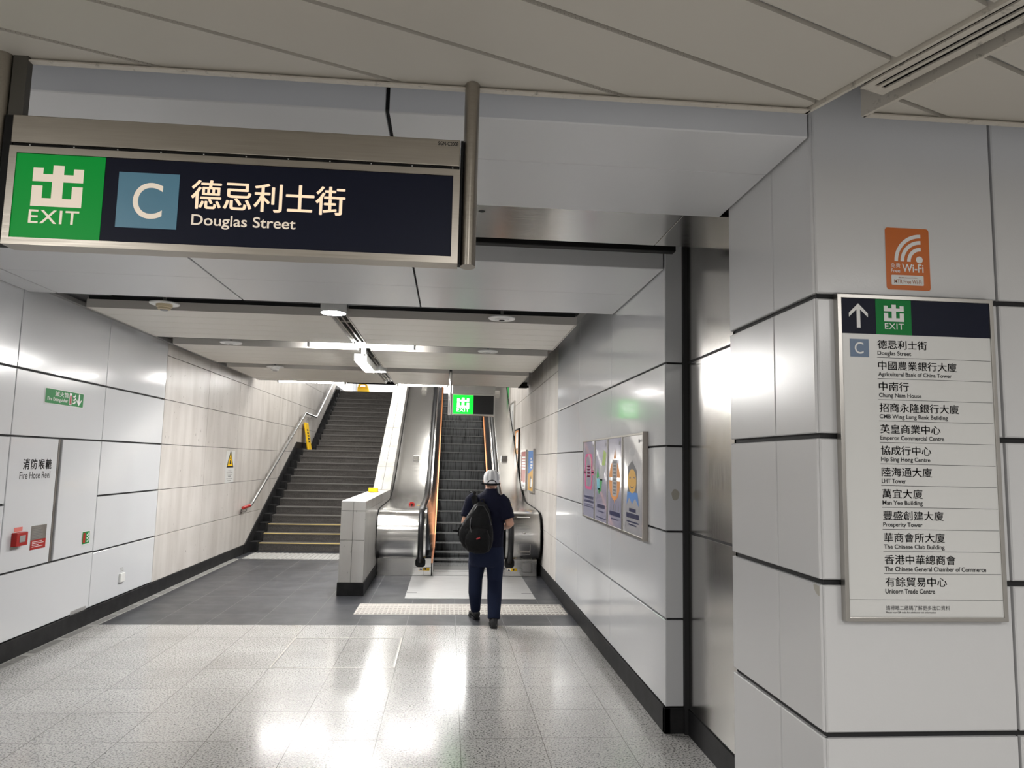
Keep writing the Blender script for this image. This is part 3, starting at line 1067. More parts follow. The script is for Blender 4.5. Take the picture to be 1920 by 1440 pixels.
t = thing('extinguisher_location_sign', 'small green extinguisher symbol plate low on the right cabinet door', 'sign', (XL, 7.6, 0.80))
mb = MB()
poly(mb, F, rrect(7.522, 0.806, 7.682, 0.936, 0.004), 0.002, 1)
poly(mb, F, rrect(7.530, 0.811, 7.674, 0.931, 0.003), 0.003, 0)
poly(mb, F, rrect(7.546, 0.822, 7.592, 0.920, 0.006), 0.0036, 2)
flames(mb, 7.608, 0.820, 7.66, 0.922, 0.0036, 1)
mb.build('sign_plate', [M_GREENP, M_WHITEINK, M_RED], t)

t = thing('fire_alarm_call_point', 'small red fire alarm break-glass box on the left cabinet door', 'alarm', (XL, 6.43, 0.92))
mb = MB()
mb.box(XL, 6.355, 0.925, XL + 0.045, 6.515, 1.035)
mb.build('housing', M_RED, t, bevel=0.004)
mb = MB()
mb.slab(*((XL + 0.045, 0, 0), Y3, Z3, X3), 6.395, 6.475, 0.955, 1.01, 0, 0.004, 0.001)
mb.build('glass_plate', M_GREY, t)
mb = MB()
poly(mb, F, rrect(6.385, 1.04, 6.505, 1.075, 0.003), 0.001)
mb.build('label', M_REDPALE, t)
mb = MB()
mb.box(XL, 6.35, 0.90, XL + 0.008, 6.44, 0.925)
mb.build('back_plate', M_ALU, t)

t = thing('notice_plate', 'grey and red notice plate on the left cabinet door, right of the alarm', 'sign', (XL, 6.75, 0.86))
mb = MB()
mb.slab(*F, 6.635, 6.875, 0.862, 1.066, 0, 0.003, 0.001, 0)
quad(mb, F, 6.637, 0.864, 6.873, 0.945, 0.0036, 1)
for k in range(7):
    quad(mb, F, 6.66, 1.040 - k * 0.014, 6.66 + (0.11, 0.15, 0.13, 0.17, 0.12, 0.15, 0.1)[k], 1.044 - k * 0.014, 0.0036, 2)
for k in range(4):
    quad(mb, F, 6.66, 0.926 - k * 0.014, 6.66 + (0.15, 0.18, 0.10, 0.17)[k], 0.931 - k * 0.014, 0.0042, 3)
mb.build('plate', [M_ALU, M_RED, M_GREY, M_WHITEINK], t)

t = thing('wall_access_box', 'small white access box with a dark stencil above it, low on the left wall', 'box', (XL, 8.47, 0.31))
mb = MB()
mb.box(XL, 8.415, 0.305, XL + 0.022, 8.525, 0.40)
mb.build('cover', M_WHITE, t, bevel=0.003)
mb = MB()
for k, (a, b) in enumerate(((8.43, 8.52), (8.44, 8.51), (8.43, 8.50))):
    quad(mb, F, a, 0.418 + k * 0.016, b, 0.427 + k * 0.016, 0.0008)
mb.build('stencil', M_GREY, t)
mb = MB()
quad(mb, F, 7.42, 0.160, 7.72, 0.196, 0.0008)
tag(mb.build('repair_patch', M_GREY), 'grey repair patch above the skirting on the left wall', 'patch')

t = thing('warning_sign', 'white notice with yellow warning triangle on the stone of the left wall', 'sign', (XL, 12.2, 1.28))
mb = MB()
mb.slab(*F, 11.98, 12.44, 1.275, 1.785, 0, 0.003, 0)
mb.build('sign_plate', M_PAPER, t)
mb = MB()
poly(mb, F, [(12.02, 1.515), (12.40, 1.515), (12.23, 1.775), (12.19, 1.775)], 0.0036, 0)
poly(mb, F, [(12.07, 1.540), (12.35, 1.540), (12.21, 1.745)], 0.0042, 1)
poly(mb, F, [(12.17, 1.57), (12.27, 1.57), (12.25, 1.62), (12.19, 1.64)], 0.0048, 0)
disc(mb, F, 12.20, 1.665, 0.022, 0.0048, 0, 16, 0.014)
mb.build('warning_triangle', [M_INK, M_YELLOW], t)
mb = MB()
mb.text('小心', *F, 12.12, 1.445, 12.30, 1.490, 0.0036)
for k, (a, b, h) in enumerate(((12.05, 12.37, .014), (12.09, 12.33, .012), (12.13, 12.29, .022), (12.05, 12.37, .010), (12.10, 12.31, .010))):
    quad(mb, F, a, 1.42 - k * 0.03, b, 1.42 - k * 0.03 + h, 0.0036, 0)
mb.build('lettering', M_GREY, t)

# drain along the left wall
t = thing('floor_drain', 'slotted metal drain channel in the floor along the left wall', 'drain', (XL + 0.06, 5.5, 0))
x0, x1 = XL + 0.014, XL + 0.118
mb = MB()
mb.box(x0, 2.8, 0.0, x0 + 0.012, 12.6, 0.004)
mb.box(x1 - 0.012, 2.8, 0.0, x1, 12.6, 0.004)
y = 2.85
while y < 12.5:
    for k in range(20):
        mb.box(x0 + 0.01, y + k * 0.0235, 0.0, x1 - 0.01, y + k * 0.0235 + 0.0125, 0.0036)
    mb.box(x0 + 0.01, y + 20 * 0.0235, 0.0, x1 - 0.01, y + 20 * 0.0235 + 0.075, 0.0036)
    y += 0.545
mb.build('grating', mat('drain_grey', (0.34, 0.335, 0.32), 0.5), t)
mb = MB()
mb.box(x0, 2.8, 0.0002, x1, 12.6, 0.0012)
mb.build('channel', M_BLACK, t)

# ---- staircase
T, R = 0.30, 0.145
SY0, SX0, SX1 = 13.75, -3.40, -1.33
L0 = SY0 + 12 * T              # landing edge
S2 = L0 + 1.70
t = thing('staircase', 'wide dark granite staircase with a landing, between left wall and stone parapet', 'stairs', (-2.4, SY0, 0))
for i in range(26):
    y = SY0 + i * T if i < 13 else S2 + (i - 13) * T
    dep = T if (i != 12 and i != 25) else (1.70 if i == 12 else 0.6)
    z1 = R * (i + 1)
    mb = MB()
    mb.box(SX0, y + 0.012, max(0, z1 - R - 0.02), SX1 - 0.006, y + dep + 0.02, z1 - 0.032)
    mb.box(SX0, y, z1 - 0.032, SX1 - 0.006, y + dep + 0.014, z1)
    s_ = mb.build('step', M_STEP, t)
    if i < 24:
        mb = MB()
        mb.box(SX0 + 0.01, y - 0.002, z1 - 0.010, SX1 - 0.007, y + 0.045, z1 + 0.002)
        n_ = mb.build('nosing', M_NOSEY if i < 3 else M_NOSE, s_)
        if i < 3:
            n_['label'] = 'yellow nosing'
mb = MB()
pts = [(13.28, 0.0), (24.6, 0.0), (24.6, 3.93), (22.72, 3.93), (S2 + 0.05, 2.06), (17.25, 2.06), (13.35, 0.175), (13.28, 0.16)]
mb.prism(pts, (0, 0, 0), Y3, Z3, X3, XL + 0.001, XL + 0.022)
for i in range(26):
    y = SY0 + i * T if i < 13 else S2 + (i - 13) * T
    mb.box(XL + 0.02, y - 0.14, 0, SX0, y + 0.17 + (1.4 if i == 12 else 0), R * (i + 1) + 0.03)
mb.build('skirting', M_BASE, t)

t = thing('stair_handrail', 'stainless steel handrail with a red end, fixed to the left wall by the stairs', 'handrail', (XL, 13, 0.8))
hx = XL + 0.085
path = [(hx, 12.88, 0.83), (hx, 13.30, 0.85), (hx, 13.42, 0.89), (hx, 17.62, 2.72), (hx, 17.74, 2.76), (hx, 19.12, 2.745), (hx, 19.25, 2.79), (hx, 23.3, 4.74)]
mb = MB()
mb.tube(path, 0.024, 14)
mb.build('rail', mat('satin_rail', (0.60, 0.60, 0.60), 0.22, 0.92), t)
mb = MB()
mb.tube([(hx, 12.82, 0.828), (hx, 13.22, 0.846)], 0.028, 14)
mb.lathe((hx, 12.82, 0.828), [(0.028, 0.0), (0.02, -0.016), (0.002, -0.022)], 14, 0, 'y')
o = mb.build('end_cap', M_RED, t)
o['label'] = 'red rail end'
for (y, z) in ((13.02, 0.82), (14.6, 1.40), (16.4, 2.19), (17.5, 2.67), (18.45, 2.74), (20.2, 3.25), (21.9, 4.07)):
    mb = MB()
    mb.tube([(XL, y, z - 0.07), (hx - 0.02, y, z - 0.07), (hx, y, z - 0.055), (hx, y, z - 0.02)], 0.009, 8)
    mb.box(XL, y - 0.03, z - 0.10, XL + 0.008, y + 0.03, z - 0.03)
    mb.build('bracket', M_STEELD, t)

# yellow folded warning board on the landing
t = thing('yellow_warning_board', 'folded yellow warning board leaning on the wall of the stair landing', 'warning board', (-3.42, 18.0, 1.885))
for dy, nm in ((0.0, 'front_leaf'), (0.10, 'rear_leaf')):
    mb = MB()
    O, U, V = Vector((-3.36 - dy * .4, 17.86 + dy, 1.888)), Vector((0.0, 1, 0)), Vector((-0.115 + dy * .3, 0.0, 0.62)).normalized()
    N = U.cross(V).normalized()
    mb.slab(O, U, V, N, -0.10, 0.26, 0, 0.66, -0.018, 0.018, 0.006)
    leaf = mb.build(nm, M_YELLOW, t)
    if dy == 0:
        mb = MB()
        for k in range(5):
            quad(mb, (O, U, V, N), -0.02, 0.18 + k * 0.07, 0.16, 0.22 + k * 0.07, 0.0186)
        mb.build('lettering', M_INK, leaf)
# yellow board at the head of the stairs
t = thing('yellow_floor_sign', 'yellow folding floor sign with a handle hole at the head of the stairs', 'warning board', (-2.83, 23.55, 3.765))
mb = MB()
F2 = ((0, 23.5, 0), X3, Z3, NY)
ang = [pi * k / 12 for k in range(13)]
outer = [(-2.83 + 0.15 * cos(a), 4.02 + 0.10 * sin(a)) for a in ang]
inner = [(-2.83 + 0.085 * cos(a), 4.02 + 0.05 * sin(a)) for a in ang]
for k in range(12):
    mb.prism([outer[k], outer[k + 1], inner[k + 1], inner[k]], (0, 23.5, 0), X3, Z3, NY, -0.03, 0.0)
for sx in (-1, 1):
    xa = sorted((-2.83 + sx * 0.085, -2.83 + sx * 0.15))
    mb.box(xa[0], 23.5, 3.95, xa[1], 23.53, 4.02)
mb.box(-3.0, 23.5, 3.766, -2.66, 23.53, 3.955)
mb.build('front_leaf', M_YELLOW, t)
mb = MB()
mb.add([(-3.0, 23.55, 4.0), (-2.66, 23.55, 4.0), (-2.62, 23.85, 3.766), (-3.04, 23.85, 3.766), (-3.0, 23.53, 4.0), (-2.66, 23.53, 4.0), (-2.62, 23.82, 3.766), (-3.04, 23.82, 3.766)],
       [(0, 3, 2, 1), (4, 5, 6, 7), (0, 1, 5, 4), (1, 2, 6, 5), (2, 3, 7, 6), (3, 0, 4, 7)])
mb.build('rear_leaf', M_YELLOW, t)

# ---- stone parapet between stairs and escalator (built with the house: structure)
PX0, PX1, PY = -1.335, -1.030, 9.41
ztop = lambda y: 1.165 if y < 13.22 else min(1.165 + 0.577 * (y - 13.22), 4.75)
mb = MB()
Fp = F_front(PY)
for (u0, u1) in ((PX0, (PX0 + PX1) / 2 + .0), ((PX0 + PX1) / 2, PX1)):
    for v0, v1 in ((0.16, 0.68), (0.68, 1.045), (1.045, 1.165)):
        mb.slab(*Fp, u0 + .002, u1 - .002, v0 + .0025, v1 - .0025, -0.02, 0, 0.001, 0)
prof = [(PY + .02, 0.0), (24.5, 0.0), (24.5, 4.745), (19.433, 4.745), (13.22, 1.160), (PY + .02, 1.160)]
mb.prism(prof, (0, 0, 0), Y3, Z3, X3, PX0 + 0.004, PX1 - 0.004, 2)
# facing of the right side, in slabs
Fr = ((PX1, 0, 0), Y3, Z3, X3)
for a, b in ((PY + .002, 10.4), (10.4, 11.6), (11.6, 13.22)):
    mb.slab(*Fr, a, b - .002, 0.16, 1.043, -0.004, 0, 0.0005, 0)
    mb.slab(*Fr, a, b - .002, 1.047, 1.164, -0.004, 0, 0.0005, 0)
Fl = ((PX0, 0, 0), Y3, Z3, NX)
for a, b in ((PY + .002, 10.4), (10.4, 11.6), (11.6, 13.22)):
    mb.slab(*Fl, a, b - .002, 0.16, 1.164, -0.004, 0, 0.0005, 0)
# coping: level part and slope, two slabs wide
xm = (PX0 + PX1) / 2
for u0, u1 in ((PX0 + .001, xm - .003), (xm + .003, PX1 - .001)):
    for a, b in ((PY + .001, 10.8), (10.8, 12.2), (12.2, 13.2)):
        mb.slab((0, 0, 1.1655), X3, Y3, Z3, u0, u1, a + .001, b - .001, -0.006, 0, 0.0005, 1)
    sl = Vector((0, cos(radians(30)), sin(radians(30))))
    nn = Vector((0, -sin(radians(30)), cos(radians(30))))
    d = 0.0
    while d < 7.15:
        mb.slab((0, 13.22, 1.1655), X3, sl, nn, u0, u1, d + .003, d + 0.796, -0.006, 0, 0.0005, 1)
        d += 0.80
struct(mb.build('wall_middle', [M_STONEG, M_STONEW, M_STEP]), 'stone parapet between stairs and escalator')
mb = MB()
mb.box(PX0 - 0.012, PY - 0.012, 0, PX1 + 0.012, 13.6, 0.16)
struct(mb.build('baseboard_middle', M_BASE, bevel=0.003))
mb = MB()
mb.box(-1.285, 12.0, 1.1656, -1.135, 12.055, 1.235)
mb.box(-1.285, 12.0, 1.1656, -1.135, 12.20, 1.176)
tag(mb.build('yellow_bracket', M_YELLOW, bevel=0.003), 'small yellow angle bracket on top of the stone parapet', 'bracket')

# ---- escalator
CXE = 0.283
t = thing('escalator', 'stainless steel escalator with black handrails, going up beside the stone parapet', 'escalator', (CXE, 11.1, 0))
deck_z = lambda y: 0.985 if y < 13.3 else (1.6 + 0.577 * (y - 15) if y > 14.6 else None)


def smooth_profile():
    p = [(11.02, 0.255), (10.93, 0.32), (10.865, 0.42), (10.84, 0.55), (10.85, 0.68), (10.89, 0.79), (10.96, 0.875), (11.06, 0.93), (11.2, 0.958), (11.5, 0.97), (12.4, 0.982), (12.9, 0.99)]
    for k in range(1, 9):       # curve into the slope
        s_ = k / 8
        y = 12.9 + 1.6 * s_
        z = 0.99 + 0.02 * s_ + 0.577 * (1.6 * s_ * s_) * 0.5
        p.append((y, z))
    y, z = p[-1]
    p.append((19.2, z + 0.577 * (19.2 - y)))
    p.append((19.9, z + 0.577 * (19.2 - y) + 0.25))
    p.append((24.0, z + 0.577 * (19.2 - y) + 0.28))
    return p


DP = smooth_profile()


def deckz(y):
    for (a, b), (c, d) in zip(DP[7:-1], DP[8:]):
        if a <= y <= c:
            return b + (d - b) * (y - a) / (c - a)
    return DP[-1][1]


low = [(24.0, 0.02), (11.3, 0.02), (11.3, 0.255)]
low_side = list(reversed(low))
# decks (outline ccw in Y,Z seen from +X)
for nm, xa, xb in (('left_deck', -1.018, -0.305), ('right_deck', 0.871, 1.380)):
    mb = MB()
    n = len(DP)
    A = [(xa, y, z) for y, z in DP]
    B = [(xb, y, z) for y, z in DP]
    vs = A + B
    mb.add(vs, [(i, n + i, n + i + 1, i + 1) for i in range(n - 1)], 0, True)
    out = DP + [(24.0, 0.02), (11.3, 0.02), (11.3, 0.255)]
    m_ = len(out)
    mb.add([(xa, y, z) for y, z in out], [tuple(range(m_))], 1)
    mb.add([(xb, y, z) for y, z in out], [tuple(range(m_ - 1, -1, -1))], 2)
    mb.add([(xa, 11.02, .255), (xb, 11.02, .255), (xb, 11.3, .255), (xa, 11.3, .255)], [(0, 1, 2, 3)][::1], 2)
    mb.build(nm, [M_STEELH, M_BLACK, M_INNER], t)
# black edge trims beside the decks
for nm, xa, xb in (('edge_seal', -1.030, -1.017), ('edge_seal', 1.379, 1.3915)):
    mb = MB()
    A = [(y, z + 0.006) for y, z in DP]
    B = [(y, z - 0.03) for y, z in DP]
    A[0], B[0] = (A[0][0], A[0][1]), (B[0][0] + .03, B[0][1] + .03)
    for i in range(len(DP) - 1):
        (y0, z0), (y1, z1) = DP[i], DP[i + 1]
        l = math.hypot(y1 - y0, z1 - z0)
        ny, nz = -(z1 - z0) / l, (y1 - y0) / l
        q = [(y0 + ny * .008, z0 + nz * .008), (y1 + ny * .008, z1 + nz * .008), (y1 - ny * .03, z1 - nz * .03), (y0 - ny * .03, z0 - nz * .03)]
        mb.prism(q[::-1], (0, 0, 0), Y3, Z3, X3, xa, xb)
    mb.build(nm, M_BLACK, t)
# inner panels: from the deck edge down to the skirts
skz = lambda y: 0.22 if y < 12.4 else max(0.22, 0.22 + 0.577 * (y - 12.72)) if y > 13.0 else 0.22 + 0.16 * (y - 12.4) / 0.6
ys_ = [10.98, 11.1, 11.3, 11.6, 12.0, 12.4, 12.7, 13.0, 13.4, 13.8, 14.2, 14.6, 15.2, 16.0, 17.0, 18.0, 19.0, 19.6]
for s_, nm in ((-1, 'left_inner_panel'), (1, 'right_inner_panel')):
    xd, xk = CXE + s_ * 0.588, CXE + s_ * 0.500
    mb = MB()
    top = [(xd, y, deckz(y) if y > 11.05 else 0.80) for y in ys_]
    bot = [(xk, y, skz(y) + 0.03) for y in ys_]
    n = len(ys_)
    fs = [(i, i + 1, n + i + 1, n + i) for i in range(n - 1)]
    mb.add(top + bot, fs if s_ > 0 else [f[::-1] for f in fs], 0, True)
    mb.build(nm, M_INNER, t)
    mb = MB()
    for i in range(n - 1):
        y0, y1 = ys_[i], ys_[i + 1]
        z0, z1 = skz(y0), skz(y1)
        xa, xb = sorted((xk, xk - s_ * 0.022))
        mb.prism([(y0, z0 - .025), (y1, z1 - .025), (y1, z1 + .035), (y0, z0 + .035)], (0, 0, 0), Y3, Z3, X3, xa, xb)
    o = mb.build('skirt_strip', M_COPPER, t)
    o['label'] = 'copper coloured skirt strip'
    mb = MB()
    for i in range(n - 1):
        y0, y1 = ys_[i], ys_[i + 1]
        xa, xb = sorted((xk, xk - s_ * 0.014))
        mb.prism([(y0, 0.01), (y1, 0.01), (y1, skz(y1) - .02), (y0, skz(y0) - .02)], (0, 0, 0), Y3, Z3, X3, xa, xb)
    mb.build('skirt_panel', M_BLACK, t)
    # handrail: round the newel and up the slope
    hx_ = CXE + s_ * 0.662
    path = [(hx_, 11.03, 0.205), (hx_, 10.90, 0.27), (hx_, 10.825, 0.40), (hx_, 10.795, 0.55), (hx_, 10.81, 0.70), (hx_, 10.86, 0.83), (hx_, 10.95, 0.925), (hx_, 11.08, 0.985), (hx_, 11.3, 1.015), (hx_, 12.4, 1.04), (hx_, 13.0, 1.05)]
    path += [(hx_, y, deckz(y) + 0.055) for y in (13.4, 13.8, 14.2, 14.6, 16, 17.5, 19.2)]
    path += [(hx_, 19.9, deckz(19.9) + .055), (hx_, 22, deckz(22) + .055)]
    mb = MB()
    mb.tube(path, 0.040, 14, 0, True, 0.55)
    hr = mb.build('handrail', M_RUBBER, t)
    mb = MB()
    gp = [(hx_ - s_ * 0.052, y, deckz(y) + 0.02) for y in (11.3, 12.4, 13.0, 13.4, 13.8, 14.2, 14.6, 16, 17.5, 19.2)]
    mb.tube(gp, 0.016, 8)
    gp = [(hx_ + s_ * 0.048, y, deckz(y) + 0.015) for y in (11.2, 12.4, 13.0, 13.4, 13.8, 14.2, 14.6, 16, 17.5, 19.2)]
    mb.tube(gp, 0.012, 8)
    mb.build('handrail_guide', M_CHROME, t)
    mb = MB()
    poly(mb, F_front(11.046), rrect(hx_ - .075, 0.125, hx_ + .075, 0.258, 0.045), 0.0)
    mb.build('handrail_inlet', M_BLACK, t)
# base panels under the newels
for nm, xa, xb in (('left_base_panel', -1.012, -0.187), ('right_base_panel', 0.752, 1.360)):
    mb = MB()
    mb.box(xa, 11.05, 0.0, xb, 11.34, 0.252)
    bp = mb.build(nm, M_STEELH, t, bevel=0.004)
    mb = MB()
    sx = xb - 0.135 if nm[0] == 'l' else xa + 0.13
    mb.box(sx - 0.002, 11.0485, 0.004, sx, 11.0515, 0.20)
    sx2 = xb - 0.26 if nm[0] == 'l' else xa + 0.32
    for a in ([(min(sx, sx2) - .03, .125), (max(sx, sx2) + .1, .125)],):
        mb.box(a[0][0], 11.0485, 0.122, a[1][0], 11.0515, 0.1245)
    mb.build('panel_seam', M_BLACK, bp)
F = F_front(11.05)
mb = MB()
mb.slab(*F, 1.135, 1.290, 0.055, 0.215, 0, 0.006, 0.002, 0)
mb.slab(*F, 1.145, 1.280, 0.065, 0.205, 0.005, 0.010, 0.002, 1)
mb.build('access_plate', [M_STEELD, M_STEEL], t)
mb = MB()
mb.text('E36', *F, 0.80, 0.095, 0.885, 0.13, 0.001, 0, 0.01)
mb.build('number', M_INK, t)
for (u0, u1) in ((-0.40, -0.24), (0.91, 1.065)):
    mb = MB()
    quad(mb, F, u0, 0.075, u1, 0.118, 0.0008, 0)
    quad(mb, F, u0 + .003, 0.078, u0 + .06, 0.115, 0.0012, 1)
    poly(mb, F, [(u0 + .012, .082), (u0 + .05, .082), (u0 + .031, .112)], 0.0016, 2)
    disc(mb, F, u0 + .10, 0.0965, 0.014, 0.0012, 2, 14)
    o = mb.build('warning_label', [M_YELLOW, M_PAPER, M_INK], t)
    o['label'] = 'yellow warning label'
# comb plate, steps
mb = MB()
mb.box(-0.187, 11.02, 0.0, 0.752, 11.42, 0.012)
mb.box(-0.187, 11.40, 0.012, 0.752, 11.52, 0.02)
mb.build('comb_plate', M_PLATE, t)
E_Y = [11.92, 12.34, 12.70, 13.02, 13.32, 13.62]
E_Z = [0.022, 0.055, 0.135, 0.26, 0.40, 0.555]
for k in range(1, 17):
    E_Y.append(13.62 + 0.33 * k)
    E_Z.append(0.555 + 0.1904 * k)
mb = MB()
mb.box(-0.195, 11.5, 0.0, 0.762, 11.95, 0.021)
mb.build('step', M_ETREAD, t)
for k in range(len(E_Y) - 1):
    y0, z0, y1 = E_Y[k], E_Z[k], E_Y[k + 1]
    zb = (E_Z[k - 1] if k else 0.0) - 0.03
    mb = MB()
    # curved riser, cleated tread
    pr = [(y1 + 0.03, z0 - 0.05), (y1 + 0.03, z0), (y0, z0), (y0, z0 - 0.012), (y0 + 0.010, z0 - 0.04), (y0 + 0.022, (z0 + zb) / 2), (y0 + 0.05, zb), (y1 + 0.03, zb - .01)]
    mb.prism(pr[::-1], (0, 0, 0), Y3, Z3, X3, -0.195, 0.762, 0)
    st = mb.build('step', M_ESTEP, t)
    mb = MB()
    mb.box(-0.193, y0 - 0.002, z0 - 0.010, 0.760, y0 + 0.022, z0 + 0.002)
    mb.build('step_edge', M_ETREAD, st)
# anti-slide blocks, button, stickers on the decks
for x, ys in ((-0.66, (14.95, 17.9)), (1.13, (15.0, 17.8))):
    for y in ys:
        z = deckz(y)
        sl = Vector((0, cos(radians(30)), sin(radians(30))))
        nn = Vector((0, -sin(radians(30)), cos(radians(30))))
        mb = MB()
        mb.slab((x, y, z), X3, sl, nn, -0.062, 0.062, -0.03, 0.03, -0.002, 0.085, 0.008)
        mb.slab((x, y, z), X3, sl, nn, -0.075, 0.075, -0.045, 0.045, -0.002, 0.006, 0.002)
        mb.build('deck_block', M_STEEL, t)
mb = MB()
mb.box(-0.62, 11.86, 0.974, -0.53, 11.96, 1.012)
mb.box(-0.605, 11.854, 1.0, -0.545, 11.862, 1.03)
sb = mb.build('stop_button_box', M_RED, t, bevel=0.003)
mb = MB()
mb.lathe((-0.575, 11.858, 0.993), [(0.014, 0.0), (0.014, -0.012), (0.008, -0.015)], 14, 0, 'y')
mb.build('stop_button', M_BLACK, sb)
mb = MB()
mb.box(-0.50, 11.85, 0.977, -0.38, 11.95, 0.9785)
mb.build('deck_sticker', M_YELLOW, t)
mb = MB()
mb.box(0.985, 12.3, 0.984, 1.075, 12.6, 0.9855)
mb.build('deck_sticker', M_YELLOW, t)
# notice on the right newel: tilted with its curve
O = Vector((1.0, 10.91, 0.80))
V = Vector((0, 0.075, 0.095)).normalized()
N = Vector((1, 0, 0)).cross(V)
mb = MB()
mb.slab(O, X3, V, N, 0.035, 0.235, -0.01, 0.105, 0.0, 0.006, 0.001, 0)
for k in range(5):
    mb.slab(O, X3, V, N, 0.06, 0.21 if k else 0.16, 0.012 + k * 0.016, 0.018 + k * 0.016, 0.006, 0.0066, 0, 1)
mb.build('notice', [M_PAPER, M_GREY], t)
mb = MB()
mb.lathe((1.145, 10.845, 0.66), [(0.016, 0.01), (0.016, -0.012), (0.010, -0.016)], 14, 0, 'y')
mb.build('key_switch', M_STEELD, t)
mb = MB()
Fk = F_front(10.83)
frame_ring(mb, Fk, 1.055, 0.345, 1.235, 0.60, 0.003, -0.06, -0.02)
mb.build('hatch_outline', M_STEELD, t)
mb = MB()
ctr = Vector((CXE + 0.56, 11.1, 0.60))
poly(mb, ((0.842, 0, 0), NY, Z3, NX), rrect(-11.75, 0.50, -11.35, 0.80, 0.05), 0.004, 0)
poly(mb, ((0.842, 0, 0), NY, Z3, NX), rrect(-11.62, 0.56, -11.48, 0.66, 0.04), 0.006, 1)
mb.build('side_sticker', [M_YELLOW, M_INK], t)

# landing plate in the floor before the escalator
t = thing('floor_plate', 'flat grey metal access plate in the floor before the escalator', 'floor plate', (0.3, 10.1, 0))
mb = MB()
mb.box(-0.495, 9.24, 0.0, 1.13, 11.03, 0.003)
mb.box(-0.497, 9.236, 0.0, 1.132, 9.246, 0.0042)
mb.build('plate', M_PLATE, t)
mb = MB()
mb.box(-0.49, 9.62, 0.003, -0.36, 9.63, 0.0042)
mb.box(0.99, 9.62, 0.003, 1.12, 9.63, 0.0042)
mb.build('lifting_slot', M_BLACK, t)

# flush access cover in the terrazzo
t = thing('access_cover', 'square access cover with thin steel edges, flush in the terrazzo floor', 'floor cover', (-0.9, 6.74, 0))
mb = MB()
frame_ring(mb, ((0, 0, 0), X3, Y3, Z3), -1.404, 6.235, -0.395, 7.245, 0.012, 0.0002, 0.0014)
mb.build('frame', M_ALU, t)
mb = MB()
frame_ring(mb, ((0, 0, 0), X3, Y3, Z3), -1.389, 6.250, -0.410, 7.230, 0.006, 0.0002, 0.0012)
mb.build('joint_line', M_GREY, t)

# tactile paving
t = thing('tactile_paving', 'beige tactile paving strip with rows of raised bars before the escalator', 'tactile paving', (0.2, 8.6, 0))
mb = MB()
for k in range(8):
    mb.box(-0.995 + k * 0.2975, 8.30, 0.0, -0.995 + (k + 1) * 0.2975 - 0.003, 8.905, 0.003)
mb.build('tile', M_TACT, t)
mb = MB()
for k in range(48):
    for r in range(6):
        x = -0.975 + k * 0.0496
        y = 8.325 + r * 0.097
        mb.slab((0, 0, 0.003), X3, Y3, Z3, x, x + 0.032, y, y + 0.066, 0, 0.006, 0.003)
o = mb.build('raised_bars', M_TACT, t)
o['kind'] = 'stuff'
t = thing('tactile_paving', 'pale grey ribbed tactile paving strip at the foot of the stairs', 'tactile paving', (-2.4, 13.1, 0))
mb = MB()
mb.box(-3.40, 12.68, 0.0, -1.345, 13.45, 0.003)
mb.build('tile', M_TACTG, t)
mb = MB()
for k in range(26):
    x = -3.385 + k * 0.0785
    mb.slab((0, 0, 0.003), X3, Y3, Z3, x, x + 0.045, 12.70, 13.43, 0, 0.007, 0.004)
o = mb.build('raised_ribs', M_TACTG, t)
o['kind'] = 'stuff'

# ---- ceiling fittings
def ceiling_disc(name, label, cat, x, y, r, body):
    t = thing(name, label, cat, (x, y, 3.03))
    mb = MB()
    mb.lathe((x, y, 3.02), [(r * 0.96, 0.0), (r, 0.004), (r, 0.012), (r * 0.9, 0.016)], 36)
    mb.build('mounting_plate', M_WHITE, t)
    mb = MB()
    mb.box(x - 0.012, y - 0.012, 3.035, x + 0.012, y + 0.012, 3.5)
    mb.build('drop_rod', M_GREY, t)
    mb = MB()
    if body == 'smoke':
        mb.lathe((x, y, 2.99), [(0.045, -0.018), (0.055, -0.01), (0.055, 0.002), (0.068, 0.008), (0.068, 0.03)], 24)
        b = mb.build('detector_head', M_CREAM if y < 7 else M_WHITE, t)
        mb = MB()
        mb.lathe((x, y, 2.966), [(0.030, 0.0), (0.036, 0.006)], 20)
        mb.build('sensor_cap', M_GREY, b)
    else:
        mb.lathe((x, y, 3.016), [(r * 0.5, -0.006), (r * 0.54, 0.004)], 30, 0)
        mb.build('inner_ring', M_WHITE, t)
        mb = MB()
        mb.lathe((x, y, 3.008), [(r * 0.2, -0.001), (r * 0.24, 0.004)], 20, 0)
        mb.build('center_hole', M_GREY if body == 'ring' else M_BLACK, t)


ceiling_disc('smoke_detector', 'smoke detector with yellowed head on white plate, at the left front of the corridor ceiling', 'smoke detector', -2.55, 6.55, 0.125, 'smoke')
ceiling_disc('smoke_detector', 'white smoke detector on a plate, in the left ceiling gap nearest the stairs', 'smoke detector', -2.61, 10.93, 0.125, 'smoke')
ceiling_disc('ceiling_speaker', 'flat white ceiling ring in the gap behind the yellowed smoke detector', 'ceiling fitting', -2.60, 8.70, 0.125, 'ring')
ceiling_disc('sprinkler_head', 'flat white ceiling ring with a dark hole, at the right front of the corridor ceiling', 'ceiling fitting', 0.45, 6.64, 0.125, 'hole')
ceiling_disc('sprinkler_head', 'flat white ceiling ring in the right gap behind the ring with a dark hole', 'ceiling fitting', 0.43, 8.71, 0.122, 'ring')


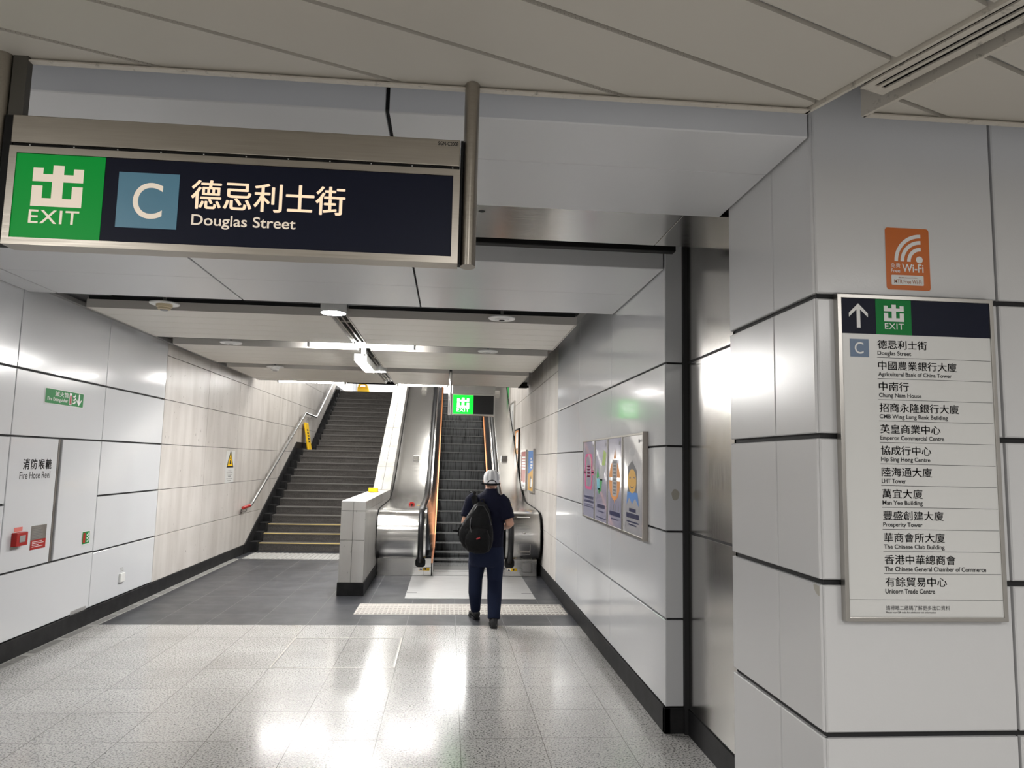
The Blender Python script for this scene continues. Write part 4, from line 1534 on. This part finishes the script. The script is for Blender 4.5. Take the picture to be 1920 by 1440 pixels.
def downlight(label, x, y, r):
    t = thing('downlight', label, 'light', (x, y, 3.03), 'round downlights in the ceiling channel')
    mb = MB()
    mb.lathe((x, y, 2.995), [(r * 0.93, 0.014), (r * 0.94, 0.0), (r, 0.002), (r, 0.16), (r * .95, 0.165)], 36)
    mb.build('housing', M_WHITE, t)
    mb = MB()
    mb.lathe((x, y, 3.000), [(r * 0.90, 0.0), (r * 0.92, 0.006)], 36)
    mb.build('diffuser', M_DISC, t)
    mb = MB()
    mb.box(x - 0.01, y - 0.01, 3.16, x + 0.01, y + 0.01, 3.5)
    mb.build('drop_rod', M_GREY, t)


downlight('round white downlight hanging at the front of the ceiling channel', -1.075, 6.53, 0.115)
downlight('round white downlight hanging behind the white lamp box in the ceiling channel', -1.075, 10.86, 0.105)


def tube_light(label, x0, x1, y, z=3.03):
    t = thing('fluorescent_light', label, 'light', ((x0 + x1) / 2, y, z), 'fluorescent tubes across the corridor')
    mb = MB()
    mb.tube([(x0 + 0.02, y, z), (x1 - 0.02, y, z)], 0.019, 12)
    mb.build('tube', M_TUBE, t)
    mb = MB()
    mb.box(x0, y - 0.018, z + 0.024, x1, y + 0.018, z + 0.05)
    for xa in (x0, x1 - 0.03):
        mb.box(xa, y - 0.022, z - 0.024, xa + 0.03, y + 0.022, z + 0.03)
    mb.build('batten', M_WHITE, t)
    mb = MB()
    for xa in (x0 + .2, x1 - .2):
        mb.box(xa - .008, y - .008, z + .045, xa + .008, y + .008, 3.5)
    mb.build('drop_rod', M_GREY, t)


tube_light('lit fluorescent tube across the ceiling channel, nearest of the three tubes', -1.72, -0.44, 8.72, 3.043)
tube_light('lit fluorescent tube above the foot of the stairs', -3.08, -1.88, 13.13, 3.045)
tube_light('lit fluorescent tube before the escalator, left of the small exit sign', -0.97, -0.05, 13.13, 3.045)
t = thing('lamp_box', 'long white lamp box hanging in the ceiling channel behind the nearest tube', 'light', (-1.14, 9.7, 3.0))
mb = MB()
mb.box(-1.225, 9.15, 2.920, -1.07, 10.35, 3.014)
mb.build('housing', M_WHITE, t, bevel=0.004)
mb = MB()
mb.box(-1.21, 9.2, 2.915, -1.085, 10.3, 2.921)
mb.build('diffuser', M_DISC, t)
mb = MB()
mb.box(-1.12, 8.98, 2.99, -1.06, 9.0, 3.07)
mb.box(-1.10, 8.98, 2.985, -1.08, 9.16, 3.000)
mb.box(-1.10, 9.3, 3.01, -1.08, 9.32, 3.5)
mb.build('bracket', M_WHITE, t)

# ---- small hanging exit sign before the escalator
YE = 10.72
t = thing('small_exit_sign', 'small hanging exit sign, bright green half beside a black half, above the escalator', 'sign', (0.3, YE, 2.37))
F = F_front(YE)
mb = MB()
mb.box(0.014, YE, 2.690, 0.652, YE + 0.16, 2.815)
mb.build('top_housing', M_STEELH, t, bevel=0.004)
mb = MB()
frame_ring(mb, F, 0.014, 2.372, 0.655, 2.690, 0.020, -0.16, 0.0)
mb.box(0.02, YE + 0.02, 2.38, 0.65, YE + 0.15, 2.69)
mb.build('frame', M_ALU, t)
mb = MB()
quad(mb, F, 0.333, 2.390, 0.636, 2.672, -0.004)
mb.build('black_panel', M_BLACK, t)
mb = MB()
mb.slab(*F, 0.033, 0.331, 2.391, 2.671, -0.012, -0.004, 0)
mb.build('exit_panel', M_GREEN_BRIGHT, t)
mb = MB()
exit_symbol(mb, F, 0.092, 2.487, 0.270, 2.630, -0.002)
mb.text('EXIT', *F, 0.090, 2.425, 0.272, 2.478, -0.002, 0, 0.012, 1.1)
mb.build('exit_lettering', M_WHITE_BRIGHT, t)
mb = MB()
ring = [(-0.014 + 0.027 * cos(a), YE + 0.08 + 0.045 * sin(a)) for a in (2 * pi * k / 24 for k in range(24))]
mb.prism(ring, (0, 0, 0), X3, Y3, Z3, 2.37, 3.14, 0, True)
mb.build('post', M_CHROME, t)

# ---- four-poster display case on the right wall
XP = 1.398
M_POSTG = mat('bronze_grey_post', (0.40, 0.365, 0.33), 0.4, 0.3)
t = thing('poster_case', 'steel display case with four upright posters side by side on the right wall', 'poster case', (XR, 6.3, 1.15))
FP = ((XP, 0, 0), NY, Z3, NX)
pz0, pz1 = 1.163, 1.935
ed = [-7.53, -6.925, -6.352, -5.800, -5.150]
mb = MB()
mb.slab(*FP, ed[0] + .004, ed[-1] - .012, pz0 + .003, pz1 - .003, -0.0283, -0.0045, 0)
mb.build('back_box', M_ALU, t)
mb = MB()
mb.slab(*FP, ed[0], ed[-1] - 0.01, pz1 - 0.014, pz1, -0.004, 0.006, 0.001)
mb.slab(*FP, ed[0], ed[-1] - 0.01, pz0, pz0 + 0.014, -0.004, 0.006, 0.001)
for k, e_ in enumerate(ed[:-1]):
    wdt = 0.012 if k == 0 else 0.030
    mb.slab(*FP, e_ - (0 if k == 0 else wdt / 2), e_ + (wdt if k == 0 else wdt / 2), pz0, pz1, -0.004, 0.007, 0.001)
mb.build('frame', M_ALU, t)
mb = MB()
mb.slab(*FP, ed[-1] - 0.022, ed[-1], pz0 - 0.006, pz1 + 0.006, -0.0285, 0.008, 0.002)
mb.build('end_post', M_POSTG, t)
M_LAV = mat('poster_lavender', (0.55, 0.54, 0.70), 0.10, coat=1.0)
M_PWHITE = mat('poster_white', (0.66, 0.65, 0.68), 0.10, coat=1.0)
M_PINK = mat('poster_pink', (0.50, 0.06, 0.20), 0.5, spec=0.25)
M_PGREEN = mat('poster_green', (0.04, 0.30, 0.08), 0.5, spec=0.25)
M_PLIME = mat('poster_lime', (0.35, 0.48, 0.12), 0.5, spec=0.25)
M_PCYAN = mat('poster_cyan', (0.16, 0.45, 0.55), 0.5, spec=0.25)
M_PGREY = mat('poster_grey', (0.16, 0.16, 0.17), 0.5, spec=0.25)
M_PGREY2 = mat('poster_pale_grey', (0.42, 0.42, 0.43), 0.5, spec=0.25)
M_POR = mat('poster_orange', (0.72, 0.30, 0.09), 0.5, spec=0.25)
M_PYEL = mat('poster_ochre', (0.72, 0.42, 0.10), 0.5, spec=0.25)
M_PBLUE = mat('poster_blue', (0.10, 0.26, 0.62), 0.5, spec=0.25)
M_PNAVY = mat('poster_navy', (0.015, 0.02, 0.09), 0.4)
PM = [M_LAV, M_PINK, M_PGREEN, M_PLIME, M_PCYAN, M_PGREY, M_POR, M_PYEL, M_PBLUE, M_PNAVY, M_PWHITE, M_PGREY2]


def posterbase(k):
    u0, u1 = ed[k] + 0.02, ed[k + 1] - (0.02 if k < 3 else 0.03)
    f = lambda x: u0 + (u1 - u0) * x
    g_ = lambda y: pz0 + 0.02 + (pz1 - pz0 - 0.04) * y
    mb = MB()
    quad(mb, FP, u0 - .006, pz0 + .012, u1 + .006, pz1 - .012, -0.002, 0 if k < 3 else 10)

    def pp(pts, mi, d=-0.0014):
        poly(mb, FP, [(f(x), g_(y)) for x, y in pts], d, mi)

    def rr(x0, y0, x1, y1, r, mi, d=-0.0014):
        n = 5
        p = []
        for cx_, cy_, a0 in ((x1 - r, y0 + r * .77, -pi / 2), (x1 - r, y1 - r * .77, 0), (x0 + r, y1 - r * .77, pi / 2), (x0 + r, y0 + r * .77, pi)):
            p += [(cx_ + r * cos(a0 + pi / 2 * q / n), cy_ + r * .77 * sin(a0 + pi / 2 * q / n)) for q in range(n + 1)]
        pp(p, mi, d)
    return mb, pp, rr, f, g_


def caption(mb, pp, lines, mi=9):
    for (x0, x1, y, h) in lines:
        n = max(2, int((x1 - x0) / (h * 0.9)))
        w_ = (x1 - x0) / n
        for q in range(n):
            pp([(x0 + q * w_, y), (x0 + (q + .78) * w_, y), (x0 + (q + .78) * w_, y + h), (x0 + q * w_, y + h)], mi, -0.0008)


def logo(mb, f, g_):
    u, v = f(0.86), g_(0.945)
    disc(mb, FP, u - .03, v, 0.016, -0.001, 5, 18, 0.016)
    mb.text('MTR', *FP, u - 0.008, v - 0.009, u + 0.055, v + 0.009, -0.001, 5, 0.0)


# 1: pink frame with cards
mb, pp, rr, f, g_ = posterbase(0)
rr(.12, .36, .80, .84, .12, 1)
rr(.22, .40, .70, .80, .08, 10, -0.0012)
rr(.36, .40, .58, .83, .05, 0, -0.001)
rr(.05, .56, .20, .615, .05, 1, -0.0008)
rr(.74, .56, .98, .615, .05, 1, -0.0008)
for q in range(4):
    rr(.34, .52 + q * .045, .60, .55 + q * .045, .03, 1, -0.0006)
caption(mb, pp, [(.10, .88, .235, .035), (.06, .92, .185, .03), (.12, .85, .145, .012), (.05, .95, .12, .012)])
logo(mb, f, g_)
o = mb.build('poster', PM, t)
o['label'] = 'pale poster with a pink rounded frame'
# 2: green bent arm with lime bag
mb, pp, rr, f, g_ = posterbase(1)
pp([(.55, .69), (.82, .69), (.90, .84), (.70, .88)], 3)
pp([(.36, .68), (.84, .69), (.62, .50), (.42, .50)], 11)
pp([(.40, .52), (.60, .52), (.50, .36), (.34, .36)], 2)
pp([(.10, .55), (.20, .66), (.34, .54), (.12, .52)], 2)
pp([(.10, .52), (.36, .52), (.36, .38), (.16, .38)], 4)
pp([(.20, .40), (.42, .40), (.36, .33), (.30, .33)], 2)
caption(mb, pp, [(.18, .82, .155, .045), (.26, .74, .105, .014), (.10, .86, .03, .010)])
logo(mb, f, g_)
o = mb.build('poster', PM, t)
o['label'] = 'pale poster with a green and grey shape'
# 3: escalator seen from above in an orange disc
mb, pp, rr, f, g_ = posterbase(2)
n = 24
pp([(.46 + .40 * cos(2 * pi * q / n), .52 + .23 * sin(2 * pi * q / n)) for q in range(n)], 6)
pp([(.04, .515), (.90, .515), (.90, .555), (.04, .555)], 10, -0.0012)
rr(.30, .34, .64, .76, .06, 11, -0.001)
rr(.37, .36, .57, .74, .03, 5, -0.0008)
for q in range(9):
    pp([(.38, .38 + q * .04), (.56, .38 + q * .04), (.56, .395 + q * .04), (.38, .395 + q * .04)], 11, -0.0006)
pp([(.40, .34), (.56, .34), (.48, .25)], 6, -0.001)
pp([(.40, .77), (.56, .77), (.50, .88)], 6, -0.001)
for q in range(4):
    x = .18 + q * .18
    pp([(x, .175), (x + .07, .175), (x + .05, .24), (x + .02, .235)], 5)
caption(mb, pp, [(.10, .88, .115, .05), (.22, .72, .07, .014)])
logo(mb, f, g_)
o = mb.build('poster', PM, t)
o['label'] = 'pale poster with a grey escalator in an orange disc'
# 4: smiling rosette
mb, pp, rr, f, g_ = posterbase(3)
pp([(.24, .36), (.70, .36), (.70, .64), (.47, .75), (.24, .68)], 5)
pp([(.22, .42), (.74, .42), (.80, .28), (.62, .36), (.47, .30), (.32, .36), (.18, .28)], 8, -0.0012)
pp([(.47 + .21 * cos(2 * pi * q / n), .535 + .125 * sin(2 * pi * q / n)) for q in range(n)], 7, -0.001)
for sx in (-1, 1):
    pp([(.47 + sx * .10 + .05 * cos(pi * q / 8), .555 + .025 * sin(pi * q / 8)) for q in range(9)] + [(.47 + sx * .10 + .035 * cos(pi * q / 8), .555 + .014 * sin(pi * q / 8)) for q in range(8, -1, -1)], 5, -0.0006)
pp([(.47 + .09 * cos(pi + pi * q / 8), .485 + .028 * sin(pi + pi * q / 8)) for q in range(9)] + [(.47 + .075 * cos(pi + pi * q / 8), .487 + .016 * sin(pi + pi * q / 8)) for q in range(8, -1, -1)], 5, -0.0006)
pp([(.34, .80), (.56, .80), (.60, .86), (.45, .89), (.30, .86)], 11)
caption(mb, pp, [(.32, .66, .215, .035), (.18, .82, .15, .05), (.20, .80, .105, .014), (.30, .68, .075, .014)])
logo(mb, f, g_)
o = mb.build('poster', PM, t)
o['label'] = 'white poster with a smiling orange face on a blue rosette'


# ---- framed posters up the right wall
def wall_poster(label, y0, y1, z0, z1, fm, draw, th=0.035):
    t = thing('framed_poster', label, 'poster', (XR, (y0 + y1) / 2, z0), 'framed posters up the right wall')
    Fq = ((XR - th, 0, 0), NY, Z3, NX)
    mb = MB()
    frame_ring(mb, Fq, -y1, z0, -y0, z1, 0.03, -th + .001, 0.0)
    mb.slab(*Fq, -y1 + .02, -y0 - .02, z0 + .02, z1 - .02, -th + .001, -0.008, 0)
    mb.build('frame', fm, t)
    mb = MB()
    f = lambda x: -y1 + 0.03 + (y1 - y0 - 0.06) * x
    g_ = lambda y: z0 + 0.03 + (z1 - z0 - 0.06) * y

    def pp(pts, mi, d=-0.006):
        poly(mb, Fq, [(f(x), g_(y)) for x, y in pts], d, mi)

    def bar(x0, ya, x1, yb, mi, d=-0.005):
        pp([(x0, ya), (x1, ya), (x1, yb), (x0, yb)], mi, d)
    draw(pp, bar)
    mb.build('poster', [M_PAPER, M_RED, M_PBLUE, M_PYEL, M_POR, M_PGREY, M_PGREEN, M_PGREY2, M_PINK], t)


def d_blue(pp, bar):
    bar(0, 0, 1, 1, 2, -0.007)
    pp([(0, 0), (1, 0), (1, .56), (0, .40)], 3)
    for y, x1 in ((.82, .70), (.74, .85), (.66, .85), (.60, .75)):
        bar(.45, y - .045, x1, y, 0)
    pp([(.35, .05), (.65, .05), (.70, .28), (.55, .38), (.35, .30)], 5, -0.005)
    pp([(.55, .1), (.8, .1), (.75, .3), (.6, .3)], 0, -0.004)


def d_red(pp, bar):
    bar(0, 0, 1, 1, 1, -0.007)
    for k in range(5):
        bar(.12, .86 - k * .075 - .05, .88, .86 - k * .075, 0)
    pp([(0, 0), (1, 0), (1, .14), (.7, .19), (.5, .13), (.3, .20), (0, .16)], 0)
    bar(.25, .04, .8, .10, 7, -0.004)


def d_orange(pp, bar):
    bar(0, 0, 1, 1, 4, -0.007)
    pp([(.3, .45), (.8, .45), (.85, .95), (.25, .92)], 0)
    pp([(.05, .22), (.6, .22), (.6, .45), (.05, .48)], 3)
    pp([(.4, .40), (.8, .42), (.8, .47), (.4, .47)], 5, -0.005)
    pp([(.4, .05), (.9, .08), (.8, .3), (.5, .3)], 0, -0.005)


def d_white(pp, bar):
    bar(0, 0, 1, 1, 0, -0.007)
    pp([(.3, .25), (.75, .3), (.7, .8), (.4, .75)], 7)
    for k in range(4):
        bar(.2, .08 + k * .035, .8, .095 + k * .035, 5)


def d_white2(pp, bar):
    bar(0, 0, 1, 1, 0, -0.007)
    bar(.2, .45, .85, .92, 6)
    pp([(.2, .2), (.85, .2), (.85, .42), (.2, .42)], 5, -0.006)
    bar(.25, .06, .75, .12, 7)


wall_poster('framed poster, blue over yellow, lowest on the right wall beside the escalator', 12.05, 12.88, 1.19, 1.93, M_ALU, d_blue)
wall_poster('framed poster in red with white lines, right wall beside the escalator', 13.25, 14.1, 1.19, 1.93, M_ALU, d_red)
wall_poster('framed orange and yellow poster, right wall above the red poster', 14.75, 15.6, 1.63, 2.39, M_BLACK, d_orange)
wall_poster('framed white poster with a grey figure, right wall above the orange poster', 15.95, 16.9, 2.28, 3.05, M_ALU, d_white)
wall_poster('framed white and green poster, highest on the right wall beside the escalator', 17.3, 18.3, 2.92, 3.66, M_ALU, d_white2)

# ================================================================== PERSON walking to the escalator, seen from behind
def ell(c, rx, ry, n=20, tilt=0.0, sq=1.0):
    """horizontal elliptical ring (optionally squarish), tilted about X"""
    out = []
    for k in range(n):
        a = 2 * pi * k / n
        ca, sa = cos(a), sin(a)
        x = rx * math.copysign(abs(ca) ** sq, ca)
        y = ry * math.copysign(abs(sa) ** sq, sa)
        out.append((c[0] + x, c[1] + y * cos(tilt), c[2] + y * sin(tilt)))
    return out


def limb(mb, pts, rs, n=14):
    mb.tube(pts, rs, n)


BX, BY = 0.425, 7.86
person = thing('person', 'person seen from behind in navy polo, navy trousers and white cap, walking to the escalator', 'person', (BX, BY, 0))
# body: one surface from head to ankles
mb = MB()
hx0, hy0 = 0.464, 7.90
mb.loft([ell((BX, BY, .80), .15, .10), ell((BX, BY, .95), .15, .10), ell((BX, BY, 1.12), .16, .105), ell((BX + .005, BY, 1.24), .175, .10), ell((BX + .01, BY, 1.31), .15, .085),
         ell((BX + .02, BY + .01, 1.36), .085, .07), ell((hx0 - .01, BY + .02, 1.40), .058, .06), ell((hx0 - .004, hy0, 1.44), .056, .062)])
mb.loft([ell((hx0, hy0 + .045, 1.392), .020, .022), ell((hx0, hy0 + .035, 1.402), .042, .048), ell((hx0, hy0 + .022, 1.425), .058, .068), ell((hx0, hy0 + .012, 1.46), .068, .085), ell((hx0, hy0 + .006, 1.50), .074, .093),
         ell((hx0, hy0, 1.54), .075, .095), ell((hx0, hy0, 1.572), .066, .086), ell((hx0, hy0, 1.594), .045, .06), ell((hx0, hy0, 1.604), .012, .016)])
# nose, ears, lips, brow
mb.loft([ell((hx0, hy0 + .100, 1.455), .016, .014, 10), ell((hx0, hy0 + .104, 1.470), .014, .020, 10), ell((hx0, hy0 + .094, 1.50), .008, .012, 10)])
for s_ in (-1, 1):
    mb.loft([ell((hx0 + s_ * .074, hy0 + .002, 1.462), .008, .012, 10), ell((hx0 + s_ * .080, hy0 - .002, 1.485), .011, .020, 10), ell((hx0 + s_ * .078, hy0 - .004, 1.51), .009, .016, 10)])
mb.loft([ell((hx0, hy0 + .092, 1.428), .022, .010, 10), ell((hx0, hy0 + .094, 1.436), .024, .010, 10), ell((hx0, hy0 + .090, 1.444), .018, .008, 10)])
SHR, ELR, WRR = (.585, BY, 1.285), (.668, 7.80, 1.045), (.634, 7.985, 1.000)
SHL, ELL_, WRL = (.262, BY, 1.295), (.190, 7.82, 1.055), (.285, 8.04, .99)
for S_, E_, W_ in ((SHR, ELR, WRR), (SHL, ELL_, WRL)):
    mid = [(a + b) / 2 for a, b in zip(S_, E_)]
    md2 = [(a + b) / 2 for a, b in zip(E_, W_)]
    limb(mb, [S_, mid, E_, md2, W_], [.058, .050, .043, .040, .029])


def hand(mb, W_, d, palm_n, s_):
    """palm and five unequal, curled fingers; d = forearm direction, palm_n = palm normal, s_ = thumb side"""
    W_, d, pn = Vector(W_), Vector(d).normalized(), Vector(palm_n).normalized()
    side = d.cross(pn).normalized() * s_
    pn = side.cross(d).normalized() * s_ if False else pn
    limb(mb, [W_ - d * .01, W_ + d * .03, W_ + d * .075], [.028, .036, .032], 12)
    limb(mb, [W_ + d * .02 + side * .014, W_ + d * .078 + side * .018], [.022, .020], 10)
    limb(mb, [W_ + d * .02 - side * .014, W_ + d * .076 - side * .020], [.022, .018], 10)
    for q, (o_, l_) in enumerate(((.030, .066), (.011, .074), (-.009, .070), (-.028, .054))):
        b = W_ + d * .078 + side * o_
        p1 = b + d * l_ * .45 + pn * l_ * .12
        p2 = p1 + d * l_ * .22 + pn * l_ * .32
        p3 = p2 - d * l_ * .02 + pn * l_ * .28
        limb(mb, [b - d * .012, b, p1, p2, p3], [.0095, .0098, .0090, .0082, .0065], 8)
    tb = W_ + d * .028 + side * .030
    limb(mb, [tb - side * .012, tb + side * .012 + d * .022 + pn * .008, tb + side * .014 + d * .046 + pn * .022, tb + side * .006 + d * .066 + pn * .036], [.013, .0125, .0105, .008], 8)


hand(mb, WRR, (-.42, .80, -.05), (-.75, -.35, -.3), 1)
hand(mb, WRL, (.45, .80, .02), (.75, -.35, -.3), -1)
HIPL, KNL, ANL = (.335, 7.87, .78), (.322, 7.98, .445), (.335, 8.10, .10)
HIPR, KNR, ANR = (.512, 7.87, .78), (.520, 7.86, .435), (.508, 7.68, .105)
for a, b, c in ((HIPL, KNL, ANL), (HIPR, KNR, ANR)):
    m1 = [(p + q) / 2 for p, q in zip(a, b)]
    m2 = [(p + q) / 2 + r_ for p, q, r_ in zip(b, c, (0, -.02, .03))]
    limb(mb, [a, m1, b, m2, c], [.080, .062, .044, .040, .034])
body = mb.build('body', M_SKIN, person, remesh=0.0065)
for s_ in (-1, 1):
    mb = MB()
    mb.lathe((hx0 + s_ * .030, hy0 + .088, 1.498), [(.010, 0), (.007, .006), (.001, .008)], 12, 0, 'y')
    mb.build('eye', M_EYE, person)
mb = MB()
mb.loft([ell((hx0, hy0 - .012, 1.452), .066, .080), ell((hx0, hy0 - .010, 1.48), .077, .094), ell((hx0, hy0 - .006, 1.51), .0785, .095)], caps=False)
# hair only at the nape and sides: keep the back part
mb2 = MB()
hr = []
for z, rx, ry, oy in ((1.444, .060, .072, -.010), (1.462, .072, .090, -.006), (1.485, .0775, .0965, -.004), (1.51, .079, .098, -.002)):
    hr.append([(hx0 + rx * cos(a), hy0 + oy + ry * sin(a), z) for a in (pi + pi * .06 + pi * .88 * k / 16 for k in range(17))])
vs = [p for r_ in hr for p in r_]
fs = [(k * 17 + i, k * 17 + i + 1, (k + 1) * 17 + i + 1, (k + 1) * 17 + i) for k in range(3) for i in range(16)]
mb2.add(vs, fs, 0, True)
mb2.build('hair', M_HAIR, person)
# cap
mb = MB()
rings = [ell((hx0, hy0 - .004, z), rx, ry, 40, t_) for z, rx, ry, t_ in ((1.478, .084, .104, .10), (1.51, .0875, .107, .09), (1.54, .0865, .105, .06), (1.568, .079, .096, .04), (1.592, .062, .077, 0), (1.606, .038, .048, 0), (1.612, .012, .015, 0))]
mb.loft(rings, 0)
for f in range(len(mb.f)):
    k = f % 40
    if f < 200 and k in (25, 26, 29, 30, 31, 34, 35) and f >= 40:
        mb.m[f] = 1
cap = mb.build('cap', [M_CAP, M_CAPG], person)
mb = MB()
vis = [(hx0 + .085 * cos(a), hy0 + .02 + .085 * sin(a)) for a in (pi * k / 14 for k in range(15))]
vis2 = [(hx0 + .078 * cos(a), hy0 + .04 + .135 * sin(a)) for a in (pi * k / 14 for k in range(15))]
for k in range(14):
    a, b, c, d = vis[k], vis[k + 1], vis2[k + 1], vis2[k]
    mb.add([(a[0], a[1], 1.492), (b[0], b[1], 1.492), (c[0], c[1], 1.478), (d[0], d[1], 1.478), (a[0], a[1], 1.497), (b[0], b[1], 1.497), (c[0], c[1], 1.483), (d[0], d[1], 1.483)],
           [(0, 1, 2, 3), (7, 6, 5, 4), (3, 2, 6, 7), (0, 4, 5, 1)], 0, True)
mb.build('cap_visor', M_CAP, cap)
mb = MB()
arc = [(hx0 + .086 * cos(a), hy0 - .002 + .107 * sin(a), 1.463 + .004 * sin(a)) for a in (pi * 1.02 + pi * .96 * k / 16 for k in range(17))]
mb.tube(arc, 0.010, 8, 0, True, 1.0)
mb.tube([arc[1], (hx0 - .105, hy0 - .06, 1.462)], 0.008, 8)
arc2 = [(hx0 + .045 * cos(a), hy0 - .108 + .012 * abs(cos(a)), 1.468 + .036 * sin(a)) for a in (pi * k / 10 for k in range(11))]
mb.tube(arc2, 0.006, 8)
o = mb.build('cap_strap', M_BAG, cap)
o['label'] = 'black cap strap'
# polo shirt: torso and short sleeves
mb = MB()
mb.loft([ell((BX - .005, BY, .765), .180, .130, 24), ell((BX - .005, BY, .82), .184, .134, 24), ell((BX, BY, .95), .180, .130, 24), ell((BX, BY, 1.10), .185, .130, 24), ell((BX + .003, BY, 1.21), .196, .128, 24),
         ell((BX + .008, BY, 1.285), .185, .115, 24), ell((BX + .015, BY + .005, 1.335), .135, .098, 24), ell((BX + .025, BY + .012, 1.37), .085, .080, 24), ell((BX + .035, BY + .018, 1.395), .072, .074, 24), ell((BX + .036, BY + .018, 1.412), .070, .072, 24)])
for S_, E_ in ((SHR, ELR), (SHL, ELL_)):
    S_, E_ = Vector(S_), Vector(E_)
    dd = E_ - S_
    limb(mb, [S_ - dd * .05 + Vector((BX - S_.x, 0, 0)) * .25, S_ + dd * .12, S_ + dd * .45, S_ + dd * .74, S_ + dd * .80], [.085, .081, .075, .073, .068], 16)
mb.build('polo_shirt', M_POLO, person, remesh=0.010)
# trousers
mb = MB()
mb.loft([ell((BX - .003, BY, .60), .160, .118, 24), ell((BX - .003, BY, .66), .182, .134, 24), ell((BX - .003, BY, .75), .187, .140, 24), ell((BX - .003, BY, .85), .174, .126, 24)])
limb(mb, [(.340, 7.865, .78), (.330, 7.91, .62), (.322, 7.97, .45), (.322, 8.00, .30), (.332, 8.075, .13), (.335, 8.09, .09)], [.098, .094, .076, .074, .056, .054], 16)
limb(mb, [(.510, 7.865, .78), (.522, 7.87, .62), (.522, 7.865, .44), (.516, 7.77, .28), (.510, 7.705, .13), (.508, 7.69, .085)], [.098, .096, .080, .077, .066, .066], 16)
mb.build('trousers', M_TROUSER, person, remesh=0.010)
# shoes
for nm, heel, toe in (('shoe', (.352, 8.035), (.300, 8.285)), ('shoe', (.508, 7.625), (.515, 7.885))):
    h_, t_ = Vector((*heel, 0)), Vector((*toe, 0))
    d = (t_ - h_).normalized()
    s_ = Vector((d.y, -d.x, 0))
    L_ = (t_ - h_).length
    mb = MB()
    rr_ = []
    for q, wv, hv, z0 in ((0.0, .026, .050, .020), (.04, .036, .085, .016), (.22, .040, .10, .016), (.42, .040, .085, .016), (.62, .046, .062, .016), (.82, .046, .050, .016), (.95, .034, .040, .018), (1.0, .018, .028, .02)):
        c = h_ + d * (L_ * q)
        ring = []
        for k in range(16):
            a = 2 * pi * k / 16
            ring.append(tuple(c + s_ * (wv * cos(a)) + Vector((0, 0, z0 + hv * (.5 + .5 * sin(a)) ** .8))))
        rr_.append(ring)
    mb.loft(rr_, 0)
    sh = mb.build(nm, M_SHOE, person)
    mb = MB()
    outl = []
    for q, wv in ((0, .024), (.06, .036), (.25, .039), (.45, .038), (.65, .047), (.85, .046), (.97, .030), (1.0, .012)):
        outl.append((q, wv))
    pts = [h_ + d * (L_ * q) + s_ * wv for q, wv in outl] + [h_ + d * (L_ * q) - s_ * wv for q, wv in reversed(outl)]
    mb.prism([(p.x, p.y) for p in pts], (0, 0, 0), X3, Y3, Z3, 0.002, 0.028)
    mb.build('sole', M_RUBBER, sh)

# backpack, hung from the left shoulder
bag = thing('backpack', 'black backpack hanging from the left shoulder of the person in navy', 'backpack', (.30, 7.65, .76))
mb = MB()
BYK = 7.735
rings = []
for z, xa, xb, th, back in ((.752, .275, .400, .07, BYK - .01), (.775, .225, .440, .17, BYK), (.83, .165, .468, .215, BYK), (.90, .128, .480, .225, BYK), (.97, .122, .478, .21, BYK), (1.05, .150, .468, .19, BYK),
                            (1.13, .200, .452, .165, BYK + .002), (1.20, .246, .436, .13, BYK + .004), (1.25, .280, .410, .09, BYK + .008), (1.275, .318, .375, .04, BYK + .01)):
    rings.append(ell(((xa + xb) / 2, back - th / 2, z), (xb - xa) / 2, th / 2, 24, 0, .62))
mb.loft(rings)
mb.build('main_compartment', M_BAG, bag)
mb = MB()
rings = []
for z, xa, xb, th in ((.775, .255, .405, .05), (.80, .215, .430, .10), (.87, .185, .440, .125), (.94, .190, .435, .11), (1.0, .225, .415, .07), (1.02, .27, .38, .03)):
    rings.append(ell(((xa + xb) / 2, BYK - .205, z), (xb - xa) / 2, th / 2, 20, 0, .65))
mb.loft(rings)
mb.build('front_pocket', M_BAG, bag)
mb = MB()
mb.tube([(.262, BYK - .115, 1.17), (.24, BYK - .175, 1.10), (.235, BYK - .21, 1.03), (.25, BYK - .24, .98)], 0.006, 8)
mb.tube([(.262, BYK - .115, 1.17), (.31, BYK - .12, 1.245), (.37, BYK - .11, 1.245), (.42, BYK - .13, 1.17), (.452, BYK - .165, 1.05)], 0.005, 8)
mb.build('zip', mat('dark_zip', (0.03, 0.03, 0.032), 0.4), bag)
mb = MB()
strap = [(.30, BYK + .005, 1.22), (.275, BYK + .02, 1.33), (.268, BY + .01, 1.372), (.262, BY + .10, 1.33), (.245, BY + .142, 1.20), (.20, BY + .13, 1.02), (.165, BY + .02, .90), (.18, BYK - .02, .84)]
mb.tube(strap, [.030, .032, .034, .034, .030, .022, .014, .012], 10, 0, True, 0.35, upv=(0, 1, 0.3))
mb.build('shoulder_strap', M_BAG, bag)
mb = MB()
mb.tube([(.34, BYK - .02, 1.262), (.345, BYK - .01, 1.30), (.375, BYK - .01, 1.305), (.385, BYK - .02, 1.258)], 0.008, 8)
mb.build('haul_loop', M_BAG, bag)
mb = MB()
mb.tube([(.13, BYK - .10, .97), (.095, BYK - .11, .985), (.060, BYK - .12, .985)], [.008, .012, .010], 8)
mb.tube([(.15, BYK - .10, 1.05), (.12, BYK - .11, 1.0), (.118, BYK - .11, .93)], 0.006, 8)
mb.build('side_strap', M_BAG, bag)
mb = MB()
mb.slab((.318, BYK - .268, .925), (.92, 0, .38), (-.38, 0, .92), (0, -1, 0), -.020, .020, -.007, .007, -.004, .003, .002)
o = mb.build('logo_tag', mat('red_tag', (0.42, 0.03, 0.04), 0.5), bag)
o['label'] = 'small red tag'
